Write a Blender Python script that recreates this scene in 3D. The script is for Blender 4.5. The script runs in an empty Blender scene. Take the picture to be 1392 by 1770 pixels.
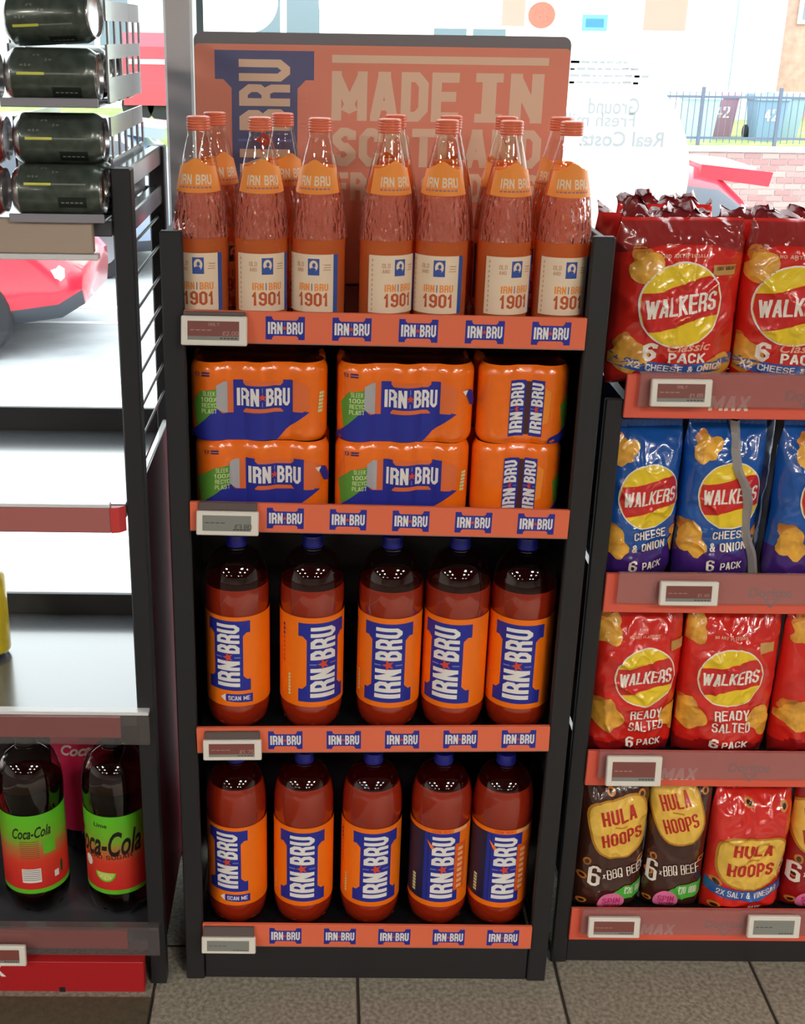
import bpy, bmesh, math, random
from mathutils import Vector, Matrix, noise
from mathutils.geometry import tessellate_polygon
PI = math.pi
R = math.radians
scene = bpy.context.scene
COL = scene.collection

# ------------------------------------------------------------------ camera
FPX, CXPX = 2117.2, 577.8
cam_d = bpy.data.cameras.new('camera')
cam_d.sensor_fit = 'VERTICAL'
cam_d.sensor_height = 24.0
cam_d.lens = 24.0 * FPX / 1770.0
cam_d.shift_x = (696.0 - CXPX) / 1770.0
cam_d.clip_start = 0.05
cam_d.clip_end = 200
cam = bpy.data.objects.new('camera', cam_d)
COL.objects.link(cam)
_p, _r, _y = R(21.305), R(0.875), R(0.645)
_f = Vector((math.sin(_y) * math.cos(_p), math.cos(_y) * math.cos(_p), -math.sin(_p)))
_rt = Vector((math.cos(_y), -math.sin(_y), 0))
_up = _rt.cross(_f)
_a = _rt * math.cos(_r) + _up * math.sin(_r)
_b = _up * math.cos(_r) - _rt * math.sin(_r)
cam.matrix_world = Matrix(((_a.x, _b.x, -_f.x, -0.0835), (_a.y, _b.y, -_f.y, -1.6258), (_a.z, _b.z, -_f.z, 1.4757), (0, 0, 0, 1)))
scene.camera = cam

# ------------------------------------------------------------------ world: bright hazy overcast sky
world = bpy.data.worlds.new('sky')
scene.world = world
world.use_nodes = True
_bg = world.node_tree.nodes['Background']
_bg.inputs['Color'].default_value = (0.93, 0.97, 1.0, 1)
_bg.inputs['Strength'].default_value = 4.6
LAMP_POWER = 74.0          # emission of the ceiling panels of the shop
scene.view_settings.view_transform = 'Standard'
scene.view_settings.look = 'None'
scene.view_settings.exposure = 0.0
scene.view_settings.gamma = 1.0
scene.view_settings.use_curve_mapping = False
scene.cycles.transparent_max_bounces = 32
scene.cycles.max_bounces = 10
scene.cycles.diffuse_bounces = 4
scene.cycles.caustics_reflective = False
scene.cycles.caustics_refractive = False
scene.cycles.sample_clamp_indirect = 6.0

# ------------------------------------------------------------------ materials
def srgb(r, g, b):
    def c(u):
        u /= 255.0
        return u / 12.92 if u <= 0.04045 else ((u + 0.055) / 1.055) ** 2.4
    return (c(r), c(g), c(b), 1.0)
MATS = {}
def mat(name, rgb, rough=0.5, metal=0.0, coat=0.0, spec=0.5, bump=0.0, bscale=200.0, vary=0.0, vscale=40.0,
        emit=0.0, trans=0.0, coat_rough=0.08):
    if name in MATS:
        return MATS[name]
    m = bpy.data.materials.new(name)
    m.use_nodes = True
    nt = m.node_tree
    b = nt.nodes['Principled BSDF']
    col = srgb(*rgb)
    b.inputs['Base Color'].default_value = col
    b.inputs['Roughness'].default_value = rough
    b.inputs['Metallic'].default_value = metal
    b.inputs['Coat Weight'].default_value = coat
    b.inputs['Coat Roughness'].default_value = coat_rough
    b.inputs['Specular IOR Level'].default_value = spec
    if emit:
        b.inputs['Emission Color'].default_value = col
        b.inputs['Emission Strength'].default_value = emit
    tc = None
    if bump or vary:
        tc = nt.nodes.new('ShaderNodeTexCoord')
    if vary:
        n = nt.nodes.new('ShaderNodeTexNoise')
        n.inputs['Scale'].default_value = vscale
        n.inputs['Detail'].default_value = 5
        nt.links.new(tc.outputs['Object'], n.inputs['Vector'])
        mx = nt.nodes.new('ShaderNodeMix')
        mx.data_type = 'RGBA'
        lo = tuple(max(0, c * (1 - vary)) for c in col[:3]) + (1,)
        hi = tuple(min(1, c * (1 + vary)) for c in col[:3]) + (1,)
        mx.inputs['A'].default_value = lo
        mx.inputs['B'].default_value = hi
        mr = nt.nodes.new('ShaderNodeMapRange')
        mr.inputs['From Min'].default_value = 0.3
        mr.inputs['From Max'].default_value = 0.7
        nt.links.new(n.outputs['Fac'], mr.inputs['Value'])
        nt.links.new(mr.outputs['Result'], mx.inputs['Factor'])
        nt.links.new(mx.outputs['Result'], b.inputs['Base Color'])
    if bump:
        n2 = nt.nodes.new('ShaderNodeTexNoise')
        n2.inputs['Scale'].default_value = bscale
        n2.inputs['Detail'].default_value = 4
        nt.links.new(tc.outputs['Object'], n2.inputs['Vector'])
        bp = nt.nodes.new('ShaderNodeBump')
        bp.inputs['Strength'].default_value = bump
        bp.inputs['Distance'].default_value = 0.002
        nt.links.new(n2.outputs['Fac'], bp.inputs['Height'])
        nt.links.new(bp.outputs['Normal'], b.inputs['Normal'])
    MATS[name] = m
    return m
def clear(name, tint=(255, 255, 255), rough=0.03, gloss=1.0, body=0.0, bodyrgb=(255, 255, 255), bump=0.0, bscale=60.0, ior=1.45, stretch=1.0, dist=.004):
    """thin clear plastic or glass: see-through, with a Fresnel reflection and optionally some milky body"""
    if name in MATS:
        return MATS[name]
    m = bpy.data.materials.new(name)
    m.use_nodes = True
    nt = m.node_tree
    nt.nodes.clear()
    out = nt.nodes.new('ShaderNodeOutputMaterial')
    tr = nt.nodes.new('ShaderNodeBsdfTransparent')
    tr.inputs['Color'].default_value = srgb(*tint)
    gl = nt.nodes.new('ShaderNodeBsdfGlossy')
    gl.inputs['Roughness'].default_value = rough
    fr = nt.nodes.new('ShaderNodeFresnel')
    geo = nt.nodes.new('ShaderNodeNewGeometry')
    im = nt.nodes.new('ShaderNodeMix')
    im.inputs['A'].default_value = ior
    im.inputs['B'].default_value = 1.0 / ior
    nt.links.new(geo.outputs['Backfacing'], im.inputs['Factor'])
    nt.links.new(im.outputs['Result'], fr.inputs['IOR'])
    src = tr
    if body:
        df = nt.nodes.new('ShaderNodeBsdfDiffuse')
        df.inputs['Color'].default_value = srgb(*bodyrgb)
        mx0 = nt.nodes.new('ShaderNodeMixShader')
        mx0.inputs['Fac'].default_value = body
        nt.links.new(tr.outputs[0], mx0.inputs[1])
        nt.links.new(df.outputs[0], mx0.inputs[2])
        src = mx0
    if bump:
        tc = nt.nodes.new('ShaderNodeTexCoord')
        mp = nt.nodes.new('ShaderNodeMapping')
        mp.inputs['Scale'].default_value = (1, 1, stretch)
        nt.links.new(tc.outputs['Object'], mp.inputs['Vector'])
        n2 = nt.nodes.new('ShaderNodeTexNoise')
        n2.inputs['Scale'].default_value = bscale
        n2.inputs['Detail'].default_value = 1.5
        nt.links.new(mp.outputs['Vector'], n2.inputs['Vector'])
        bp = nt.nodes.new('ShaderNodeBump')
        bp.inputs['Strength'].default_value = bump
        bp.inputs['Distance'].default_value = dist
        nt.links.new(n2.outputs['Fac'], bp.inputs['Height'])
        nt.links.new(bp.outputs['Normal'], gl.inputs['Normal'])
        nt.links.new(bp.outputs['Normal'], fr.inputs['Normal'])
    mul = nt.nodes.new('ShaderNodeMath')
    mul.operation = 'MULTIPLY'
    mul.use_clamp = True
    mul.inputs[1].default_value = gloss
    nt.links.new(fr.outputs[0], mul.inputs[0])
    mx = nt.nodes.new('ShaderNodeMixShader')
    nt.links.new(mul.outputs[0], mx.inputs[0])
    nt.links.new(src.outputs[0], mx.inputs[1])
    nt.links.new(gl.outputs[0], mx.inputs[2])
    nt.links.new(mx.outputs[0], out.inputs[0])
    MATS[name] = m
    return m
def drink(name, rgb, tint, body=0.5):
    """coloured soft drink: scattering body, light passing through, smooth surface"""
    if name in MATS:
        return MATS[name]
    m = bpy.data.materials.new(name)
    m.use_nodes = True
    nt = m.node_tree
    nt.nodes.clear()
    out = nt.nodes.new('ShaderNodeOutputMaterial')
    df = nt.nodes.new('ShaderNodeBsdfDiffuse')
    df.inputs['Color'].default_value = srgb(*rgb)
    tl = nt.nodes.new('ShaderNodeBsdfTranslucent')
    tl.inputs['Color'].default_value = srgb(*rgb)
    tr = nt.nodes.new('ShaderNodeBsdfTransparent')
    tr.inputs['Color'].default_value = srgb(*tint)
    a = nt.nodes.new('ShaderNodeMixShader')
    a.inputs[0].default_value = 0.4
    nt.links.new(df.outputs[0], a.inputs[1])
    nt.links.new(tl.outputs[0], a.inputs[2])
    b = nt.nodes.new('ShaderNodeMixShader')
    b.inputs[0].default_value = body
    nt.links.new(tr.outputs[0], b.inputs[1])
    nt.links.new(a.outputs[0], b.inputs[2])
    nt.links.new(b.outputs[0], out.inputs[0])
    MATS[name] = m
    return m
def gradient_mat(name, stops, z0, z1, rough=0.4):
    """printed colour gradient along the object's height"""
    if name in MATS:
        return MATS[name]
    m = bpy.data.materials.new(name)
    m.use_nodes = True
    nt = m.node_tree
    b = nt.nodes['Principled BSDF']
    b.inputs['Roughness'].default_value = rough
    tc = nt.nodes.new('ShaderNodeTexCoord')
    sp = nt.nodes.new('ShaderNodeSeparateXYZ')
    mr = nt.nodes.new('ShaderNodeMapRange')
    mr.inputs['From Min'].default_value = z0
    mr.inputs['From Max'].default_value = z1
    rp = nt.nodes.new('ShaderNodeValToRGB')
    e = rp.color_ramp.elements
    e[0].position, e[0].color = stops[0][0], srgb(*stops[0][1])
    e[1].position, e[1].color = stops[-1][0], srgb(*stops[-1][1])
    for p_, c_ in stops[1:-1]:
        k = e.new(p_)
        k.color = srgb(*c_)
    nt.links.new(tc.outputs['Object'], sp.inputs[0])
    nt.links.new(sp.outputs['Z'], mr.inputs['Value'])
    nt.links.new(mr.outputs['Result'], rp.inputs[0])
    nt.links.new(rp.outputs[0], b.inputs['Base Color'])
    MATS[name] = m
    return m

BLACK = mat('black_powder_coat', (34, 34, 37), 0.45, bump=0.15, bscale=900)
BLACKG = mat('black_gloss_steel', (26, 27, 30), 0.22, coat=0.3)
STRIP = mat('orange_shelf_strip', (230, 112, 78), 0.5)
BLUE = mat('print_blue', (34, 44, 150), 0.45)
WHITE = mat('print_white', (232, 230, 226), 0.45)
ORANGE = mat('label_orange', (250, 122, 14), 0.4, coat=0.15)
FINE = mat('print_fine_lines', (120, 128, 196), 0.45)
STAR = mat('print_star', (214, 74, 48), 0.45)
# ------------------------------------------------------------------ mesh builder
def clip(poly, axis, val, keep_less):
    out = []
    n = len(poly)
    for i in range(n):
        a, b = poly[i], poly[(i + 1) % n]
        da, db = a[axis] - val, b[axis] - val
        if not keep_less:
            da, db = -da, -db
        if da <= 1e-12:
            out.append(a)
        if (da < -1e-12 and db > 1e-12) or (da > 1e-12 and db < -1e-12):
            t = da / (da - db)
            out.append(tuple(a[k] + (b[k] - a[k]) * t for k in range(len(a))))
    return out
class MB:
    def __init__(self):
        self.v, self.f, self.fm, self.mats, self.n, self.fl = [], [], [], [], None, []
    def mi(self, m):
        if m not in self.mats:
            self.mats.append(m)
        return self.mats.index(m)
    def face(self, idx, m, flat=False):
        self.f.append(tuple(idx))
        self.fm.append(self.mi(m))
        self.fl.append(flat)
    def poly(self, pts, m):
        k = len(self.v)
        self.v += [tuple(p) for p in pts]
        self.face(range(k, k + len(pts)), m)
    def box(self, c0, c1, m, b=0.0):
        x0, y0, z0 = c0
        x1, y1, z1 = c1
        k = len(self.v)
        if b <= 0:
            self.v += [(x0, y0, z0), (x1, y0, z0), (x1, y1, z0), (x0, y1, z0), (x0, y0, z1), (x1, y0, z1), (x1, y1, z1), (x0, y1, z1)]
            for q in ((0, 3, 2, 1), (4, 5, 6, 7), (0, 1, 5, 4), (1, 2, 6, 5), (2, 3, 7, 6), (3, 0, 4, 7)):
                self.face([k + i for i in q], m)
            return
        b = min(b, (x1 - x0) * .45, (y1 - y0) * .45, (z1 - z0) * .45)
        X, Y, Z = (x0, x1), (y0, y1), (z0, z1)
        S = (1, -1)
        idx = {}
        for i in (0, 1):
            for j in (0, 1):
                for l in (0, 1):
                    for ax in range(3):
                        p = [X[i] + S[i] * b, Y[j] + S[j] * b, Z[l] + S[l] * b]
                        p[ax] = (X[i], Y[j], Z[l])[ax]
                        idx[i, j, l, ax] = len(self.v)
                        self.v.append(tuple(p))
        def g(*q):
            c = Vector((0, 0, 0))
            P = [Vector(self.v[idx[t]]) for t in q]
            for t in P:
                c += t
            c /= len(P)
            nn = (P[1] - P[0]).cross(P[2] - P[1])
            ctr = Vector(((x0 + x1) / 2, (y0 + y1) / 2, (z0 + z1) / 2))
            ids = [idx[t] for t in q]
            if nn.dot(c - ctr) < 0:
                ids.reverse()
            self.face(ids, m)
        for s in (0, 1):
            g((s, 0, 0, 0), (s, 1, 0, 0), (s, 1, 1, 0), (s, 0, 1, 0))
            g((0, s, 0, 1), (1, s, 0, 1), (1, s, 1, 1), (0, s, 1, 1))
            g((0, 0, s, 2), (1, 0, s, 2), (1, 1, s, 2), (0, 1, s, 2))
            for t in (0, 1):
                g((0, s, t, 1), (1, s, t, 1), (1, s, t, 2), (0, s, t, 2))
                g((s, 0, t, 0), (s, 1, t, 0), (s, 1, t, 2), (s, 0, t, 2))
                g((s, t, 0, 0), (s, t, 1, 0), (s, t, 1, 1), (s, t, 0, 1))
                for l in (0, 1):
                    g((s, t, l, 0), (s, t, l, 1), (s, t, l, 2))
    def lathe(self, prof, seg, m, c=(0, 0, 0), axis='z', cap0=True, cap1=True, rfun=None):
        """prof: (r, z) or (r, z, mat) rows going up"""
        k = len(self.v)
        for row in prof:
            r, z = row[0], row[1]
            for i in range(seg):
                a = 2 * PI * i / seg
                rr = r * (rfun(a, z) if rfun else 1.0)
                p = (rr * math.cos(a), rr * math.sin(a), z)
                if axis == 'x':
                    p = (p[2], p[0], p[1])
                elif axis == 'y':
                    p = (p[0], p[2], -p[1])
                self.v.append((p[0] + c[0], p[1] + c[1], p[2] + c[2]))
        for j in range(len(prof) - 1):
            mm = prof[j][2] if len(prof[j]) > 2 else m
            for i in range(seg):
                i2 = (i + 1) % seg
                self.face((k + j * seg + i, k + j * seg + i2, k + (j + 1) * seg + i2, k + (j + 1) * seg + i), mm)
        if cap0:
            self.face([k + i for i in range(seg)][::-1], prof[0][2] if len(prof[0]) > 2 else m)
        if cap1:
            t = k + (len(prof) - 1) * seg
            self.face([t + i for i in range(seg)], prof[-1][2] if len(prof[-1]) > 2 else m)
    def tube(self, pts, r, m, seg=8):
        pts = [Vector(p) for p in pts]
        k = len(self.v)
        n = len(pts)
        for i, p in enumerate(pts):
            d = (pts[min(i + 1, n - 1)] - pts[max(i - 1, 0)]).normalized()
            u = d.cross(Vector((0, 0, 1)))
            if u.length < 1e-4:
                u = Vector((1, 0, 0))
            u.normalize()
            w = d.cross(u)
            for s in range(seg):
                a = 2 * PI * s / seg
                self.v.append(tuple(p + u * (r * math.cos(a)) + w * (r * math.sin(a))))
        for j in range(n - 1):
            for s in range(seg):
                s2 = (s + 1) % seg
                self.face((k + j * seg + s, k + (j + 1) * seg + s, k + (j + 1) * seg + s2, k + j * seg + s2), m)
        self.face([k + s for s in range(seg)], m)
        self.face([k + (n - 1) * seg + s for s in range(seg)][::-1], m)
    def prism(self, pts, axis, a0, a1, m):
        """extrude a 2D outline (counter-clockwise) along an axis ('x': pts are (y,z); 'y': (x,z); 'z': (x,y))"""
        def P(p, a):
            return {'x': (a, p[0], p[1]), 'y': (p[0], a, p[1]), 'z': (p[0], p[1], a)}[axis]
        k = len(self.v)
        n = len(pts)
        self.v += [P(p, a0) for p in pts] + [P(p, a1) for p in pts]
        for i in range(n):
            j = (i + 1) % n
            q = (k + i, k + j, k + n + j, k + n + i)
            self.face(q if axis != 'y' else q[::-1], m)
        c0, c1 = [k + i for i in range(n)], [k + n + i for i in range(n)]
        if axis == 'y':
            self.face(c0, m)
            self.face(c1[::-1], m)
        else:
            self.face(c0[::-1], m)
            self.face(c1, m)
    def build(self, name, parent=None, loc=None, rot=None, smooth=True, angle=32):
        me = bpy.data.meshes.new(name)
        me.from_pydata(self.v, [], self.f)
        for m in self.mats:
            me.materials.append(m)
        me.polygons.foreach_set('material_index', self.fm)
        me.polygons.foreach_set('use_smooth', [bool(smooth)] * len(self.f))
        if self.n is not None:
            me.normals_split_custom_set_from_vertices(self.n)
        elif smooth:
            me.set_sharp_from_angle(angle=R(angle))
        me.update()
        o = bpy.data.objects.new(name, me)
        COL.objects.link(o)
        if parent is not None:
            o.parent = parent
        if loc is not None:
            o.location = loc
        if rot is not None:
            o.rotation_euler = rot
        return o
def tag(o, label=None, cat=None, group=None, kind=None):
    if label:
        o['label'] = label
    if cat:
        o['category'] = cat
    if group:
        o['group'] = group
    if kind:
        o['kind'] = kind
    return o
def thing(name, label, cat, loc=(0, 0, 0), rot=(0, 0, 0), group=None, kind=None):
    o = bpy.data.objects.new(name, None)
    o.empty_display_size = 0.05
    COL.objects.link(o)
    o.location = loc
    o.rotation_euler = rot
    return tag(o, label, cat, group, kind)
def dup(root, label=None, loc=None, rot=None, group=None):
    r = root.copy()
    COL.objects.link(r)
    if loc is not None:
        r.location = loc
    if rot is not None:
        r.rotation_euler = rot
    if label:
        r['label'] = label
    if group:
        r['group'] = group
    for ch in list(root.children):
        c = ch.copy()
        COL.objects.link(c)
        c.parent = r
        for g in list(ch.children):
            d = g.copy()
            COL.objects.link(d)
            d.parent = c
    return r

# ------------------------------------------------------------------ flat print: block lettering and shapes
GLY = {
 'A': [[(0, 0), (.42, 1)], [(.58, 1), (1, 0)], [(.42, 1), (.58, 1)], [(.16, .27), (.84, .27)]],
 'B': [[(0, 0), (0, 1), (.92, 1, 'c'), (.92, .53, 'c'), (0, .53)], [(0, .53), (1, .53, 'c'), (1, 0, 'c'), (0, 0)]],
 'C': [[(1, .68), (1, 1, 'c'), (0, 1, 'c'), (0, 0, 'c'), (1, 0, 'c'), (1, .32)]],
 'D': [[(0, 0), (0, 1), (1, 1, 'c'), (1, 0, 'c'), (0, 0)]],
 'E': [[(1, 1), (0, 1), (0, 0), (1, 0)], [(0, .52), (.85, .52)]],
 'F': [[(1, 1), (0, 1), (0, 0)], [(0, .52), (.85, .52)]],
 'G': [[(1, .7), (1, 1, 'c'), (0, 1, 'c'), (0, 0, 'c'), (1, 0, 'c'), (1, .46), (.55, .46)]],
 'H': [[(0, 0), (0, 1)], [(1, 0), (1, 1)], [(0, .5), (1, .5)]],
 'I': [[(.5, 0), (.5, 1)]],
 'J': [[(1, 1), (1, 0, 'c'), (0, 0, 'c'), (0, .3)]],
 'K': [[(0, 0), (0, 1)], [(.1, .42), (1, 1)], [(.35, .55), (1, 0)]],
 'L': [[(0, 1), (0, 0), (1, 0)]],
 'M': [[(0, 0), (0, 1)], [(1, 0), (1, 1)], [(0, 1), (.5, .3)], [(.5, .3), (1, 1)]],
 'N': [[(0, 0), (0, 1)], [(1, 0), (1, 1)], [(0, 1), (1, 0)]],
 'O': [[(0, .5), (0, 1, 'c'), (1, 1, 'c'), (1, 0, 'c'), (0, 0, 'c'), (0, .5)]],
 'P': [[(0, 0), (0, 1), (1, 1, 'c'), (1, .42, 'c'), (0, .42)]],
 'Q': [[(0, .5), (0, 1, 'c'), (1, 1, 'c'), (1, 0, 'c'), (0, 0, 'c'), (0, .5)], [(.6, .3), (1, -.05)]],
 'R': [[(0, 0), (0, 1), (1, 1, 'c'), (1, .47, 'c'), (0, .47)], [(.3, .47), (1, .47, 'c'), (1, 0)]],
 'S': [[(1, .74), (1, 1, 'c'), (0, 1, 'c'), (0, .5, 'c'), (1, .5, 'c'), (1, 0, 'c'), (0, 0, 'c'), (0, .26)]],
 'T': [[(0, 1), (1, 1)], [(.5, 1), (.5, 0)]],
 'U': [[(0, 1), (0, 0, 'c'), (1, 0, 'c'), (1, 1)]],
 'V': [[(0, 1), (.5, 0)], [(.5, 0), (1, 1)]],
 'W': [[(0, 1), (.25, 0)], [(.25, 0), (.5, .85)], [(.5, .85), (.75, 0)], [(.75, 0), (1, 1)]],
 'X': [[(0, 0), (1, 1)], [(0, 1), (1, 0)]],
 'Y': [[(0, 1), (.5, .45), (1, 1)], [(.5, .45), (.5, 0)]],
 'Z': [[(0, 1), (1, 1), (0, 0), (1, 0)]],
 '0': [[(0, .5), (0, 1, 'c'), (1, 1, 'c'), (1, 0, 'c'), (0, 0, 'c'), (0, .5)]],
 '1': [[(.15, .8), (.55, 1), (.55, 0)]],
 '2': [[(0, .7), (0, 1, 'c'), (1, 1, 'c'), (1, .55), (0, 0), (1, 0)]],
 '3': [[(0, 1), (1, 1, 'c'), (1, .52, 'c'), (.3, .52)], [(.3, .52), (1, .52, 'c'), (1, 0, 'c'), (0, 0)]],
 '4': [[(.75, 0), (.75, 1), (0, .3), (1, .3)]],
 '5': [[(1, 1), (0, 1), (0, .55), (1, .55, 'c'), (1, 0, 'c'), (0, 0)]],
 '6': [[(1, .75), (1, 1, 'c'), (0, 1, 'c'), (0, 0, 'c'), (1, 0, 'c'), (1, .55, 'c'), (0, .55)]],
 '7': [[(0, 1), (1, 1), (.4, 0)]],
 '8': [[(0, .5), (0, 1, 'c'), (1, 1, 'c'), (1, 0, 'c'), (0, 0, 'c'), (0, .5)], [(0, .52), (1, .52)]],
 '9': [[(0, .25), (0, 0, 'c'), (1, 0, 'c'), (1, 1, 'c'), (0, 1, 'c'), (0, .45, 'c'), (1, .45)]],
 '&': [[(1, 0), (.15, .75), (.15, 1, 'c'), (.75, 1, 'c'), (.75, .72), (0, .35), (0, 0, 'c'), (.6, 0), (1, .42)]],
 '£': [[(1, .75), (1, 1, 'c'), (.3, 1, 'c'), (.3, 0)], [(0, .5), (.8, .5)], [(0, 0), (1, 0)]],
 '.': [[(.5, 0), (.5, .02)]], '%': [[(0, 0), (1, 1)], [(.1, .8), (.2, .8)], [(.8, .2), (.9, .2)]],
 '-': [[(.1, .5), (.9, .5)]],
}
NARROW = {'I': .42, '1': .72, '.': .4, 'M': 1.3, 'W': 1.4, ' ': .55}
def stroke_polys(line, Wc, Hc, ch, nocap=False):
    pts = []
    L = [((p[0] * (Wc - 1) + .5), (p[1] * (Hc - 1) + .5), len(p) > 2) for p in line]
    n = len(L)
    for i, (x, y, c) in enumerate(L):
        if c and 0 < i < n - 1:
            for j in (i - 1, i + 1):
                dx, dy = L[j][0] - x, L[j][1] - y
                d = math.hypot(dx, dy)
                k = min(ch, max(.15, (d - .45) * .5))
                pts.append((x + dx / d * k, y + dy / d * k))
        else:
            pts.append((x, y))
    n = len(pts)
    out = []
    dirs = []
    for i in range(n - 1):
        dx, dy = pts[i + 1][0] - pts[i][0], pts[i + 1][1] - pts[i][1]
        d = math.hypot(dx, dy) or 1e-9
        dirs.append((dx / d, dy / d))
    lr = []
    closed = math.hypot(pts[0][0] - pts[-1][0], pts[0][1] - pts[-1][1]) < 1e-6
    for i in range(n):
        if i == 0:
            d0 = d1 = dirs[0]
        elif i == n - 1:
            d0 = d1 = dirs[-1]
        else:
            d0, d1 = dirs[i - 1], dirs[i]
        nx, ny = -(d0[1] + d1[1]), d0[0] + d1[0]
        q = math.hypot(nx, ny) or 1e-9
        nx, ny = nx / q, ny / q
        cosv = max(.35, nx * -d0[1] + ny * d0[0])
        x, y = pts[i]
        if not closed and not nocap:
            e = .5 if abs(d0[0]) < .1 or abs(d0[0]) > .9 else .9
            if i == 0:
                x, y = x - d0[0] * e, y - d0[1] * e
            elif i == n - 1:
                x, y = x + d0[0] * e, y + d0[1] * e
        w = .5 / cosv
        lr.append(((x + nx * w, y + ny * w), (x - nx * w, y - ny * w)))
    for i in range(n - 1):
        out.append([lr[i][1], lr[i + 1][1], lr[i + 1][0], lr[i][0]])
    return out
_fontcache = {}
def font_polys(txt, bold=0.0, shear=0.0):
    key = (txt, bold, shear)
    if key not in _fontcache:
        cu = bpy.data.curves.new('t', 'FONT')
        cu.body = txt
        cu.offset = bold
        cu.shear = shear
        cu.resolution_u = 3
        ob = bpy.data.objects.new('t', cu)
        me = ob.to_mesh()
        V = [(v.co.x, v.co.y) for v in me.vertices]
        _fontcache[key] = [[V[i] for i in p.vertices] for p in me.polygons]
        ob.to_mesh_clear()
        bpy.data.objects.remove(ob)
        bpy.data.curves.remove(cu)
    return _fontcache[key]
class Art:
    """flat print drawn with polygons; items are (polygon, material, layer)"""
    def __init__(self):
        self.it = []
    def add(self, poly, m, layer=0):
        self.it.append((poly, m, layer))
    def rect(self, x0, y0, x1, y1, m, layer=0):
        self.add([(x0, y0), (x1, y0), (x1, y1), (x0, y1)], m, layer)
    def ngon(self, pts, m, layer=0):
        for t in tessellate_polygon([[Vector((p[0], p[1], 0)) for p in pts]]):
            P = [pts[i] for i in t]
            ar = (P[1][0] - P[0][0]) * (P[2][1] - P[0][1]) - (P[2][0] - P[0][0]) * (P[1][1] - P[0][1])
            if abs(ar) > 1e-14:
                self.add(P if ar > 0 else P[::-1], m, layer)
    def ellipse(self, cx, cy, rx, ry, m, layer=0, n=36, rot=0.0, wob=0.0, seed=0):
        pts = []
        for i in range(n):
            a = 2 * PI * i / n
            k = 1 + (wob * noise.noise(Vector((math.cos(a) * 1.4 + seed * 7.3, math.sin(a) * 1.4, seed * 3.1))) if wob else 0)
            x, y = rx * k * math.cos(a), ry * k * math.sin(a)
            pts.append((cx + x * math.cos(rot) - y * math.sin(rot), cy + x * math.sin(rot) + y * math.cos(rot)))
        self.ngon(pts, m, layer)
        return pts
    def block(self, txt, cx, cy, w, h, m, layer=1, thick=.32, gap=.16, tilt=0.0, shear=0.0, arc=0.0, ty=None, anchor='c'):
        """heavy square-cut lettering fitted to a w x h box centred on (cx, cy)"""
        ws = [NARROW.get(c, 1.0) for c in txt]
        tot = sum(ws) + gap * (len(txt) - 1)
        u = w / tot
        tx = thick * u
        tyy = ty * h if ty else tx * .8
        x = -w / 2
        ct, st = math.cos(tilt), math.sin(tilt)
        for c, wi in zip(txt, ws):
            cw = wi * u
            for line in GLY.get(c, []):
                tt = min(tx, cw * .9)
                if c == 'I':
                    tt = min(cw, tx * 1.05)
                Wc, Hc = cw / tt, h / tyy
                for q in stroke_polys(line, Wc, Hc, .75, c in 'SCG69'):
                    q = [(p[0] * tt, p[1] * tyy) for p in q]
                    for ax, lo, hi in ((0, 0, cw), (1, 0, h)):
                        q = clip(q, ax, hi, True)
                        q = clip(q, ax, lo, False) if len(q) > 2 else q
                    if len(q) > 2:
                        o = []
                        for px, py in q:
                            X, Y = x + px, py - h / 2
                            X += shear * Y
                            Y += arc * X * X
                            o.append((cx + X * ct - Y * st, cy + X * st + Y * ct))
                        self.add(o, m, layer)
            x += cw + gap * u
    def font(self, txt, cx, cy, w, h, m, layer=1, bold=.02, shear=0.0, tilt=0.0, mirror=False):
        P = font_polys(txt, bold, shear)
        xs = [p[0] for q in P for p in q]
        ys = [p[1] for q in P for p in q]
        x0, x1, y0, y1 = min(xs), max(xs), min(ys), max(ys)
        ct, st = math.cos(tilt), math.sin(tilt)
        for q in P:
            o = []
            for px, py in q:
                X = ((px - x0) / (x1 - x0) - .5) * w * (-1 if mirror else 1)
                Y = ((py - y0) / (y1 - y0) - .5) * h
                o.append((cx + X * ct - Y * st, cy + X * st + Y * ct))
            self.add(o[::-1] if mirror else o, m, layer)
    def put(self, other, sx=1, sy=None, rot=0.0, tx=0, ty=0, dl=0):
        sy = sx if sy is None else sy
        c, s = math.cos(rot), math.sin(rot)
        for P, m, l in other.it:
            self.it.append(([(x * sx * c - y * sy * s + tx, x * sx * s + y * sy * c + ty) for x, y in P], m, l + dl))
    def crop(self, x0, x1, y0, y1):
        o = []
        for P, m, l in self.it:
            for ax, v, less in ((0, x1, True), (0, x0, False), (1, y1, True), (1, y0, False)):
                if len(P) > 2:
                    P = clip(P, ax, v, less)
            if len(P) > 2:
                o.append((P, m, l))
        self.it = o
        return self
def _split(P, ax, step):
    lo, hi = min(p[ax] for p in P), max(p[ax] for p in P)
    k0, k1 = math.floor(lo / step + 1e-6), math.ceil(hi / step - 1e-6)
    if k1 - k0 <= 1:
        return [P]
    out = []
    rest = P
    for k in range(k0 + 1, k1):
        a = clip(rest, ax, k * step, True)
        rest = clip(rest, ax, k * step, False)
        if len(a) > 2:
            out.append(a)
        if len(rest) < 3:
            break
    if len(rest) > 2:
        out.append(rest)
    return out
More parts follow.
